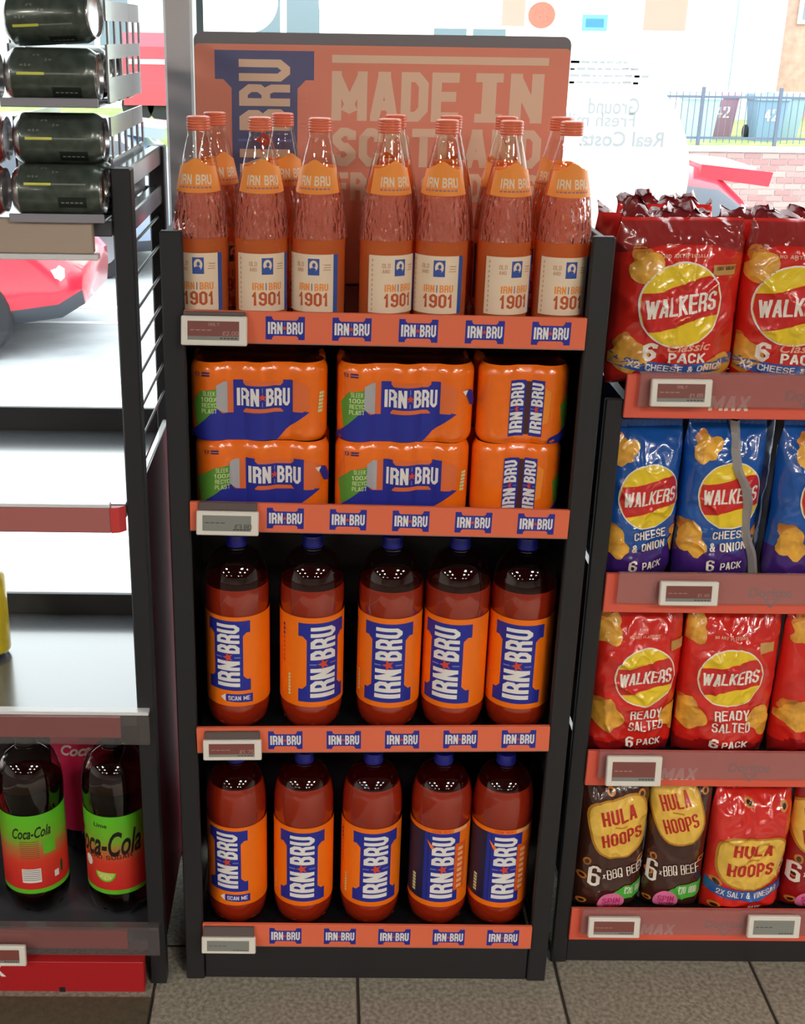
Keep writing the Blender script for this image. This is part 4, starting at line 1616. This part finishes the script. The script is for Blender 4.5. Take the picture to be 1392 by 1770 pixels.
def lying_can(label, x0, y, z, roll, body=CANB, tilt=0.0, yaw_=0.0):
    t = can('drink_can', label, body, (x0, y, z), 'x', 'cans lying in the dispensers', rot=(roll, tilt, yaw_))
    A = Art()
    # along = axis, around = arc
    A.rect(.018, -.0016, .052, .0016, LIMEL, 0)
    A.rect(.052, -.0010, .096, .0010, CANG, 0)
    for k in range(7):
        A.ellipse(.024 + .005 * ((k * 3) % 8), .010 + .007 * ((k * 5) % 3), .0022, .0013, CANG, 0, 10, rot=.6 * k)
    A.rect(.060, -.0300, .096, -.0160, mat('can_dark_panel', (34, 40, 38), .35, metal=.2), 0)
    for k in range(5):
        A.rect(.064 + .0058 * k, -.0240, .068 + .0058 * k, -.0220, CANG, 1)
    A.crop(.014, .100, -.05, .05)
    def fn(x, y_, o):
        a = y_ / .033
        return ((x, -math.cos(a) * (.033 + o), math.sin(a) * (.033 + o)), (0, -math.cos(a), math.sin(a)))
    print_mesh('can_print', A, fn, t, dy=.004, base=.0003)
    return t
cx = -.4815
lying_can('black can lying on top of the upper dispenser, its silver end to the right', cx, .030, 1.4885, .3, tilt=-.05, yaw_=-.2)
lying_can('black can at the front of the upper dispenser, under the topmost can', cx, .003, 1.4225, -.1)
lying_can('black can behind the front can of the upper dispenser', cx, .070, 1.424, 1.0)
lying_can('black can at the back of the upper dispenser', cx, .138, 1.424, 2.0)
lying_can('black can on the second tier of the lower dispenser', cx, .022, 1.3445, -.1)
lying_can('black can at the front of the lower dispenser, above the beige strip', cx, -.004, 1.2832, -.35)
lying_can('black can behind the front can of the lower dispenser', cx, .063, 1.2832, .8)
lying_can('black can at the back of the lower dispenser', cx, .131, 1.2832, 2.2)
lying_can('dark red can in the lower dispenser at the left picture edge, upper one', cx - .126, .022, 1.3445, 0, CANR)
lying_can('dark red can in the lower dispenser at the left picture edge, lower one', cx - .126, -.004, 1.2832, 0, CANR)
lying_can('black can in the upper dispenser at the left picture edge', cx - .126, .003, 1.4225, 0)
DISP = mat('grey_dispenser_plastic', (150, 148, 158), .25, coat=.5)
def dispenser(label, z0):
    t = thing('can_dispenser', label, 'can dispenser', (0, 0, z0), group='grey plastic can dispensers')
    for xs in (-.3645, -.4885):
        b = MB()
        for za, zb in ((.0, .030), (.052, .070), (.098, .122)):
            b.box((xs, .036, za), (xs + .003, .325, zb), DISP)
        for k in range(6):
            y = .036 + k * .0555
            b.box((xs + .0002, y, .030), (xs + .0028, y + .011, .052), DISP)
            b.box((xs + .0002, y + .012, .070), (xs + .0028, y + .023, .098), DISP)
        b.build('side_panel', t, smooth=False)
    for ya in (.0, .08, .16, .24):
        b = MB()
        b.box((-.4855, ya - .02, -.003), (-.3645, ya + .025, .0), DISP, .001)
        b.build('tray_slat', t)
    b = MB()
    b.box((-.4855, -.034, -.003), (-.3645, -.0305, .008), DISP, .001)
    b.build('front_lip', t)
    return t
dispenser('lower grey slotted can dispenser standing on the top shelf', 1.2495)
dispenser('upper grey slotted can dispenser stacked above the lower one', 1.3895)
yc = can('drink_can', 'yellow can standing alone on the empty shelf at the left picture edge', mat('yellow_can', (214, 196, 40), .3, coat=.4, vary=.15, vscale=50), (-.628, .185, .5122), 'z', 'standing cans', h=.15)
# thin dark layer on the floor in front of the left rack
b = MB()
b.box((-1.3, -1.2, .0003), (-.353, -.045, .004), mat('dark_floor_brown', (84, 76, 58), .9, vary=.2, vscale=120, bump=.4, bscale=300), .001)
tag(b.build('dark_floor_layer'), 'thin dark brown layer on the floor in front of the left drinks rack', 'mat')

# ================================================================== CRISP RACK ON THE RIGHT
rrack = thing('crisp_rack', 'black crisp rack with salmon shelf strips, right of the tall drinks rack', 'display rack')
SALM = mat('salmon_strip', (224, 96, 74), .5)
HOLD = clear('pink_ticket_holder', (240, 226, 226), .15, 1.2, body=.2, bodyrgb=(220, 176, 174))
RX0, RX1 = .3455, 1.18
RZ = (1.0396, .7337, .4262, .1192)
for x0 in (.318, RX1):
    b = MB()
    b.box((x0, .046, 0), (x0 + .026, .057, 1.0), BLACK, .002)
    b.build('upright', rrack)
    b = MB()
    b.box((x0, .350, 0), (x0 + .026, .374, 1.0), BLACK, .002)
    b.build('upright', rrack)
b = MB()
b.box((RX0, .376, .03), (RX1 - .002, .383, 1.0), BLACK, .001)
b.build('back_panel', rrack)
b = MB()
b.box((RX0 - .002, .05, .0), (RX1 - .002, .075, .05), BLACK, .002)
b.build('plinth', rrack)
PMAX = mat('strip_print_pale', (240, 220, 210), .5)
PDOR = mat('strip_print_grey', (150, 118, 118), .5)
for i, zt in enumerate(RZ):
    b = MB()
    b.box((RX0, .048, zt - .045), (RX1 - .002, .3495, zt - .028), BLACKG, .0015)
    sh = b.build('shelf', rrack)
    b = MB()
    b.box((RX0 - .002, .040, zt - .0655), (RX1 - .002, .0475, zt - .002), SALM, .001)
    b.build('edge_strip', sh)
    A = Art()
    for k in range(3):
        x = .492 + k * .30 - (.026 if i == 1 else 0)
        A.block('MAX', x, zt - .042, .056, .022, PMAX, 0, thick=.34, shear=.12)
        xd = .603 + k * .30 - (.01 if i == 1 else 0)
        A.font('Doritos', xd, zt - .030, .066, .016, PDOR, 0, .03)
        A.ngon([(xd - .012, zt - .040), (xd + .016, zt - .040), (xd + .002, zt - .056)], PDOR, 0)
        A.ngon([(xd - .005, zt - .042), (xd + .009, zt - .042), (xd + .002, zt - .051)], SALM, 1)
    A.crop(RX0, RX1 - .004, zt - .0655, zt)
    print_mesh('strip_print', A, flat_fn(.040), sh, base=.0003, step=.0002)
    b = MB()
    b.box((RX0 + .014, .030, zt - .046), (RX1 - .004, .0375, zt + .004), HOLD, .001)
    b.build('ticket_holder', sh)
price_tag('white price tag with a red screen reading £1.85 on the top crisp shelf', .3735, .4585, .997, 1.036, .026, True, (ONLY, ('£1.85', .48, -.15, .46, .28)), 0, R(-8), bracket=0)
price_tag('white price tag with a brown screen on the second crisp shelf', .420, .507, .6905, .728, .026, True, (('£1.40', .48, -.1, .4, .28),), 0, R(-8), bracket=0)
price_tag('white price tag with a dark red screen on the third crisp shelf', .370, .457, .375, .4255, .026, True, (), 0, R(-8), bracket=0)
price_tag('white price tag with a red screen at the left end of the bottom crisp shelf', .369, .455, .077, .1145, .026, True, (), 0, R(-8), bracket=0)
price_tag('white price tag with a grey screen further right on the bottom crisp shelf', .635, .722, .079, .1195, .026, False, (), 0, R(-8), bracket=0)

# ------------------------------------------------------------------ crisp bags
YEL = mat('print_yellow', (238, 206, 40), .3, coat=.6)
RBAND = mat('print_red_band', (206, 36, 34), .3, coat=.6)
LWHT = mat('print_logo_white', (240, 232, 220), .35, coat=.4)
CRISP = mat('print_crisp', (238, 168, 62), .3, coat=.6, vary=.35, vscale=45)
CRISP2 = mat('print_crisp_brown', (206, 128, 48), .3, coat=.6, vary=.35, vscale=45)
RIBB = mat('print_ribbon_blue', (42, 92, 168), .3, coat=.6)
CLAS = mat('print_script_cream', (236, 168, 140), .4)
HULAY = mat('print_hoop_gold', (234, 190, 78), .3, coat=.6, vary=.12, vscale=40)
HULAR = mat('print_hoop_red', (186, 44, 36), .35)
HULAD = mat('print_hoop_edge', (186, 130, 40), .35)
PNK = mat('print_pink', (226, 120, 168), .35)
PNKD = mat('print_dark_pink', (186, 50, 110), .35)
GRN = mat('print_bright_green', (74, 176, 66), .35)
FILMR = mat('bag_red', (212, 40, 30), .22, coat=1.0, bump=.12, bscale=55, vary=.12, vscale=18)
FILMB = mat('bag_blue', (28, 86, 168), .22, coat=1.0, bump=.12, bscale=55, vary=.15, vscale=18)
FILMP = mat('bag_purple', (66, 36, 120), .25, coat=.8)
FILMN = mat('bag_brown', (66, 34, 26), .22, coat=1.0, bump=.12, bscale=55, vary=.2, vscale=18)
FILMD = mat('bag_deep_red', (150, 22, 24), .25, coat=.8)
FOIL = mat('bag_top_film', (120, 34, 38), .14, coat=.2, spec=.5, bump=.35, bscale=45)
SEAM = mat('foil_seam', (178, 174, 170), .3, metal=.2)
def bag_surface(w, h, d, seed, crink=1.0):
    def dep(x, z):
        u = min(abs(2 * x / w), 1.0)
        v = min(max(z / h, 0), 1.0)
        ex = (1 - u ** 2.6) ** .55
        bot = min(1.0, v / .16)
        top = min(1.0, (1 - v) / .34)
        ez = (1 - (1 - bot) ** 2.2) ** .6 * (1 - (1 - top) ** 1.8) ** .75
        e = ex * ez
        p = Vector((x * 16 + seed * 5.17, z * 13 + seed * 2.3, seed * 1.7))
        a = noise.noise(p)
        rid = 1 - 2 * abs(noise.noise(Vector((x * 26 + z * 14 + seed * 3.1, z * 17 - x * 9, seed * 4.2))))
        rid2 = 1 - 2 * abs(noise.noise(Vector((x * 48 - z * 20, z * 40 + x * 12 + seed * 6.1, seed))))
        c = crink * (.0045 * a + .0030 * rid ** 3 + .0012 * rid2 ** 2 * (1 + 2.5 * max(0, v - .75) / .25))
        return d * .5 * e + c * (.25 + .75 * e)
    return dep
def bag_fn(w, h, d, seed, crink=1.0):
    dep = bag_surface(w, h, d, seed, crink)
    def fn(x, z, o):
        e = .002
        dx_ = (dep(x + e, z) - dep(x - e, z)) / (2 * e)
        dz_ = (dep(x, z + e) - dep(x, z - e)) / (2 * e)
        N = Vector((-dx_, -1, -dz_))
        # depth grows towards the viewer (-Y)
        N = Vector((-dx_ * 1.0, -1.0, -dz_)).normalized()
        sag = .010 * (1 - min(1, abs(2 * x / w)) ** 2) * 0
        return Vector((x, -dep(x, z) - o, z)), N
    return dep, fn
def outline(w, h, z, seed):
    v = z / h
    return 1 - .05 * (1 - min(1, min(v / .1, (1 - v) / .12))) + .012 * math.sin(9 * v + seed)
def crisp_bag(label, w, h, d, seed, film, art, loc, rz_=0, rx=0.0, cat='crisp bag', group='crisp bags on the right-hand rack', top=None, low=None, crink=1.0, seam=None):
    t = thing('crisp_bag', label, cat, loc, (rx, 0, R(rz_)), group=group)
    dep, fn = bag_fn(w, h, d, seed, crink)
    b = MB()
    nx, nz = 46, 60
    for side in (-1, 1):
        k = len(b.v)
        for j in range(nz + 1):
            z = h * j / nz
            s = outline(w, h, z, seed)
            for i in range(nx + 1):
                x = w * (i / nx - .5)
                y = -dep(x, z) if side < 0 else max(0, dep(x, z) * .9)
                b.v.append((x * s, y, z))
        for j in range(nz):
            for i in range(nx):
                q = (k + j * (nx + 1) + i, k + j * (nx + 1) + i + 1, k + (j + 1) * (nx + 1) + i + 1, k + (j + 1) * (nx + 1) + i)
                m = film
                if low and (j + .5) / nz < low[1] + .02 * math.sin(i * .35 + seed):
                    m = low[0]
                b.face(q if side < 0 else q[::-1], m)
    b.build('bag_film', t, angle=80)
    def fn2(x, z, o):
        p, n_ = fn(x, z, o)
        return Vector((x * outline(w, h, z, seed), p.y, p.z)), n_
    A = art
    A.crop(-w * .495, w * .495, .002, h * .985)
    print_mesh('bag_print', A, fn2, t, dx=w / 60, dy=h / 84, base=.001, step=.00045)
    # top seal, crimped
    b = MB()
    n = 40
    hs_ = .012 if top is None else top
    rows = 3 if top is None else 9
    random.seed(seed)
    for j in range(rows + 1):
        v = j / rows
        for i in range(n + 1):
            x = w * (i / n - .5) * outline(w, h, h, seed)
            if top is None:
                y = .0012 * math.sin(i * 1.9)
                z = h + hs_ * v - .001 + (.001 * (i % 2) if j == rows else 0)
            else:
                f = noise.noise(Vector((i * .33 + seed * 9.1, j * .35, seed)))
                g = noise.noise(Vector((i * .16 + seed * 3.7, seed * 2.2, 0)))
                f2 = noise.noise(Vector((i * .7 + seed * 4.1, j * .5, 3.3)))
                y = (.010 * math.sin(i * .75 + 3 * g) + .020 * f) * v + .014 * v
                z = h - .004 + hs_ * (v ** .8) * (.45 + .9 * g + .25 * f) + .003 * f2 * v
            b.v.append((x, y, z))
    for j in range(rows):
        for i in range(n):
            b.face((j * (n + 1) + i, j * (n + 1) + i + 1, (j + 1) * (n + 1) + i + 1, (j + 1) * (n + 1) + i), film if top is None else FOIL)
    o = b.build('top_seal', t, angle=30 if top else 60)
    if seam:
        b = MB()
        m = 26
        for j in range(m + 1):
            z = h * (.02 + 1.02 * j / m)
            x = .064 - .060 * z / h + .004 * math.sin(z * 60 + seed) + .004 * noise.noise(Vector((z * 40, seed, 0)))
            ys = -max(dep(x, z), dep(x - .004, z), .012) + .016
            for dx_, dy_ in ((-.007, -.020), (.001, -.027), (.007, -.018), (.006, -.004), (-.006, -.004)):
                b.v.append((x + dx_, dy_ + ys - .003 * math.sin(z * 50), z))
        for j in range(m):
            for i in range(5):
                i2 = (i + 1) % 5
                b.face((j * 5 + i, j * 5 + i2, j * 5 + 5 + i2, j * 5 + 5 + i), SEAM)
        b.build('foil_seam', t, angle=30)
    return t
def roundel(A, cx, cz, r, ry=None, tilt=.12):
    ry = ry or r
    A.ellipse(cx, cz, r * 1.04, ry * 1.04, LWHT, 1, 48, rot=tilt)
    A.ellipse(cx, cz, r, ry, YEL, 2, 48, rot=tilt)
    # wavy red banner across the middle
    c, s = math.cos(tilt), math.sin(tilt)
    up, lo = [], []
    for k in range(25):
        u = -1 + 2 * k / 24
        m = math.sqrt(max(0, 1 - u * u))
        a = min(.50 + .10 * math.sin(u * 2.2) , m)
        b_ = max(-.46 + .10 * math.sin(u * 2.2), -m)
        up.append((u * r, a * ry))
        lo.append((u * r, b_ * ry))
    pts = [(cx + x * c - y * s, cz + x * s + y * c) for x, y in lo + up[::-1]]
    A.ngon(pts, RBAND, 3)
    A.block('WALKERS', cx, cz + .01 * r, 1.78 * r, .46 * ry, LWHT, 4, thick=.34, gap=.12, tilt=tilt, shear=.12)
def crisp(A, x, z, rx_, rz_, seed, rot=0.0, two=True):
    A.ellipse(x, z, rx_, rz_, CRISP, 1, 26, rot=rot, wob=.5, seed=seed)
    if two:
        A.ellipse(x - rx_ * .35, z + rz_ * .75, rx_ * .62, rz_ * .55, CRISP2, 0, 22, rot=rot + .4, wob=.4, seed=seed + 5)
def classic_art(w, h):
    A = Art()
    A.ngon([(-w * .5, h), (-w * .5, h * .80), (-w * .2, h * .86), (w * .2, h * .86), (w * .5, h * .80), (w * .5, h)], mat('bag_sheer_top', (150, 42, 40), .2, coat=.8), 0)
    crisp(A, -w * .30, h * .74, w * .12, h * .09, 1, .5)
    crisp(A, -w * .37, h * .20, w * .13, h * .10, 2, .9)
    crisp(A, w * .33, h * .13, w * .14, h * .075, 3, .2, False)
    roundel(A, -.004, h * .515, w * .315, w * .315, .14)
    A.block('6', -w * .22, h * .232, w * .105, h * .115, LWHT, 2, thick=.34)
    A.block('PACK', w * .065, h * .200, w * .29, h * .060, LWHT, 2, thick=.3)
    A.font('Classic', w * .075, h * .268, w * .34, h * .055, CLAS, 2, .02, .3, tilt=.06)
    pts = []
    for k in range(17):
        x = -w * .5 + w * k / 16
        pts.append((x, h * .098 + .5 * x * x / w * .6))
    pts2 = [(x, z + h * .062) for x, z in pts[::-1]]
    A.ngon([(x, z - .002) for x, z in pts] + pts2, RIBB, 1)
    A.block('X2 CHEESE & ONION', 0, h * .128, w * .74, h * .040, LWHT, 2, thick=.26, arc=.3 / w)
    A.block('NO ARTIFICIAL', -w * .02, h * .80, w * .34, h * .022, CLAS, 1)
    A.rect(w * .21, h * .685, w * .40, h * .745, mat('print_tan', (196, 150, 84), .4), 1)
    A.block('100% GREAT', w * .315, h * .725, w * .16, h * .022, mat('print_dark', (60, 30, 20), .4), 2)
    return A
def onion_art(w, h, sft=0.0):
    A = Art()
    s = sft * w
    crisp(A, -w * .36 + s, h * .86, w * .15, h * .085, 4, -.5)
    crisp(A, -w * .42 + s, h * .28, w * .17, h * .105, 6, .3)
    crisp(A, w * .45 + s, h * .27, w * .12, h * .09, 7, .3)
    roundel(A, -.002 + s, h * .585, w * .385, h * .205, .10)
    A.block('CHEESE', .004 + s, h * .335, w * .43, h * .055, LWHT, 2, thick=.3, tilt=.08)
    A.block('& ONION', .004 + s, h * .255, w * .46, h * .055, LWHT, 2, thick=.3, tilt=.08)
    A.block('6', -w * .16 + s, h * .125, w * .10, h * .085, LWHT, 2, thick=.32, tilt=.08)
    A.block('PACK', w * .10 + s, h * .128, w * .27, h * .052, LWHT, 2, thick=.3, tilt=.08)
    return A
def salted_art(w, h, sft=0.0):
    A = Art()
    s = sft * w
    crisp(A, -w * .36 + s, h * .86, w * .15, h * .09, 9, -.6)
    crisp(A, -w * .34 + s, h * .30, w * .19, h * .10, 11, -.3)
    crisp(A, w * .44 + s, h * .28, w * .12, h * .10, 12, .5, False)
    roundel(A, w * .06 + s, h * .575, w * .325, h * .185, .10)
    A.block('READY', w * .12 + s, h * .325, w * .36, h * .065, LWHT, 2, thick=.3, tilt=.06)
    A.block('SALTED', w * .13 + s, h * .245, w * .40, h * .065, LWHT, 2, thick=.3, tilt=.06)
    A.block('6', -w * .03 + s, h * .125, w * .09, h * .075, LWHT, 2, thick=.32, tilt=.06)
    A.block('PACK', w * .19 + s, h * .125, w * .27, h * .05, LWHT, 2, thick=.3, tilt=.06)
    A.block('NO ART FLAVOURS', w * .02 + s, h * .83, w * .34, h * .018, CLAS, 1)
    A.rect(w * .32 + s, h * .74, w * .48 + s, h * .80, mat('print_tan', (196, 150, 84), .4), 1)
    return A
def hoops_art(w, h, red=False, cz=.66, tilt=.16, cx=0.0, sx=1.0):
    A = Art()
    pts, pts2 = [], []
    for k in range(40):
        a = 2 * PI * k / 40
        ca, sa = math.cos(a), math.sin(a)
        q = 3.2
        rr = 1 / (abs(ca) ** q + abs(sa) ** q) ** (1 / q)
        for P_, sc in ((pts, 1.0), (pts2, 1.07)):
            x, z = w * .41 * sx * rr * ca * sc, h * .20 * rr * sa * sc
            z += .05 * w * math.cos(2 * a)
            P_.append((cx + x * math.cos(tilt) - z * math.sin(tilt), h * cz + x * math.sin(tilt) + z * math.cos(tilt)))
    A.ngon(pts2, HULAD, 1)
    A.ngon(pts, HULAY, 2)
    off = h * .078
    A.block('HULA', cx - off * math.sin(tilt), h * cz + off * math.cos(tilt), w * .50 * sx, h * .10, HULAR, 3, thick=.35, tilt=tilt)
    A.block('HOOPS', cx + off * math.sin(tilt), h * cz - off * math.cos(tilt), w * .60 * sx, h * .10, HULAR, 3, thick=.35, tilt=tilt)
    A.rect(cx - w * .09, h * cz - .0012, cx + w * .09, h * cz + .0012, HULAD, 3)
    for k, (x, z) in enumerate(((-.36, .42), (-.40, .30), (-.38, .10), (.35, .90), (-.1, .93), (.42, .42))):
        A.ellipse(x * w, z * h, w * .055, w * .07, CRISP2, 0, 16, rot=k)
        A.ellipse(x * w, z * h, w * .028, w * .04, FILMN, 1, 14, rot=k)
    if not red:
        A.block('6', cx - w * .30, h * .315, w * .16, h * .155, LWHT, 2, thick=.3)
        A.block('X', cx - w * .165, h * .315, w * .04, h * .03, LWHT, 2)
        A.block('BBQ BEEF', cx + w * .16, h * .350, w * .58, h * .075, LWHT, 2, thick=.24, tilt=.18)
        A.ngon([(cx - w * .02, h * .18), (cx + w * .15, h * .23), (w * .49, h * .25), (w * .49, h * .14), (cx + w * .05, h * .12)], GRN, 1)
        A.block('£20,000', cx + w * .30, h * .195, w * .30, h * .05, LWHT, 2)
        A.ellipse(cx - w * .03, h * .10, w * .20, h * .085, PNK, 2, 26)
        A.block('SPIN', cx - w * .03, h * .125, w * .26, h * .045, PNKD, 3)
        A.block('WIN', cx - w * .01, h * .07, w * .24, h * .045, PNKD, 3)
    else:
        pts = [(-w * .5 + w * k / 16, h * (.165 + .05 * (k / 8 - 1) ** 2)) for k in range(17)]
        A.ngon(pts + [(x, z + h * .085) for x, z in pts[::-1]], RIBB, 1)
        A.block('2X SALT & VINEGAR', 0, h * .212, w * .78, h * .048, LWHT, 2, thick=.26, arc=.25 / w)
        A.block('SAVE', w * .12, h * .09, w * .16, h * .03, LWHT, 2)
    return A
def shifted(A, dx_):
    B_ = Art()
    B_.put(A, tx=dx_)
    return B_
# top shelf
S1, S2, S3, S4 = (z - .0275 for z in RZ)
crisp_bag('large red six-pack crisp bag, leftmost on the top crisp shelf', .182, .235, .085, 1, FILMR, classic_art(.182, .235), (.412, .098, S1), 4, crink=1.9, top=.035)
crisp_bag('large red six-pack crisp bag with a blue ribbon, right on the top crisp shelf', .172, .235, .085, 2, FILMR, shifted(classic_art(.172, .235), -.014), (.591, .098, S1), -3, crink=1.9, top=.030)
crisp_bag('red crisp bag standing behind the leftmost top-shelf bag', .170, .228, .06, 3, FILMR, Art(), (.395, .185, S1), -4, top=.03)
crisp_bag('red crisp bag standing in the back row, behind the gap of the top-shelf bags', .165, .222, .06, 4, FILMR, Art(), (.575, .185, S1), 4, top=.03)
crisp_bag('red crisp bag at the far back left of the top crisp shelf', .150, .232, .05, 5, FILMR, Art(), (.430, .262, S1), 3, top=.036)
crisp_bag('red crisp bag at the right picture edge in the back row of the top shelf', .150, .24, .06, 6, FILMR, Art(), (.742, .175, S1), 8, top=.034)
crisp_bag('red crisp bag at the right end of the front row, mostly out of the picture', .150, .235, .08, 7, FILMR, classic_art(.150, .235), (.755, .095, S1), 2, top=.03)
# second shelf
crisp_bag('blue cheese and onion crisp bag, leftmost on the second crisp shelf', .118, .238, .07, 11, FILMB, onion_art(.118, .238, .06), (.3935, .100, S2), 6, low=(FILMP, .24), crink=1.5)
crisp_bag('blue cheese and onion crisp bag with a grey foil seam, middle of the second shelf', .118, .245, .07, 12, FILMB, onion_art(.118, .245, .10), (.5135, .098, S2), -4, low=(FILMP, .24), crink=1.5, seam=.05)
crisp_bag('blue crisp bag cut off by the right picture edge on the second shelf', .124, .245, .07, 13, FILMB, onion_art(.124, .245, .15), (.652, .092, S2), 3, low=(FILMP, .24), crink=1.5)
crisp_bag('blue crisp bag in the back row of the second crisp shelf, left', .120, .245, .06, 14, FILMB, Art(), (.415, .19, S2), 3)
crisp_bag('blue crisp bag in the back row of the second crisp shelf, right', .120, .245, .06, 15, FILMB, Art(), (.560, .19, S2), -3)
# third shelf
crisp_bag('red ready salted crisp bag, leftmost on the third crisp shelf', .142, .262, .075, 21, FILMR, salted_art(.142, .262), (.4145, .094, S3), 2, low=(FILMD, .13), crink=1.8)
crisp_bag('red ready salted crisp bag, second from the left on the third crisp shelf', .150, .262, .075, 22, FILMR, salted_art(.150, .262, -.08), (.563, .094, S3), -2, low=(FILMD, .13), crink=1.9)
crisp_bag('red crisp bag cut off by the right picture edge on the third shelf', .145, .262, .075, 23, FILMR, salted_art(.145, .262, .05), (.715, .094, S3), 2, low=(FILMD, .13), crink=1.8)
# bottom shelf
crisp_bag('brown beef snack bag, leftmost on the bottom crisp shelf', .118, .255, .07, 31, FILMN, hoops_art(.118, .255, cz=.70, tilt=.2, cx=.006), (.4065, .092, S4), 4)
crisp_bag('brown beef snack bag leaning second from the left on the bottom crisp shelf', .102, .265, .07, 32, FILMN, hoops_art(.102, .265, cz=.76, tilt=.32, cx=-.006, sx=.92), (.518, .096, S4), -6)
crisp_bag('bright red snack bag with a big gold logo on the bottom crisp shelf', .134, .235, .075, 33, FILMR, hoops_art(.134, .235, True, cz=.50, tilt=-.02), (.637, .090, S4), 2, crink=1.8)
crisp_bag('dark red snack bag cut off by the right picture edge on the bottom shelf', .125, .258, .07, 34, FILMD, hoops_art(.125, .258, cz=.70, tilt=.22, cx=-.012), (.770, .094, S4), -4)
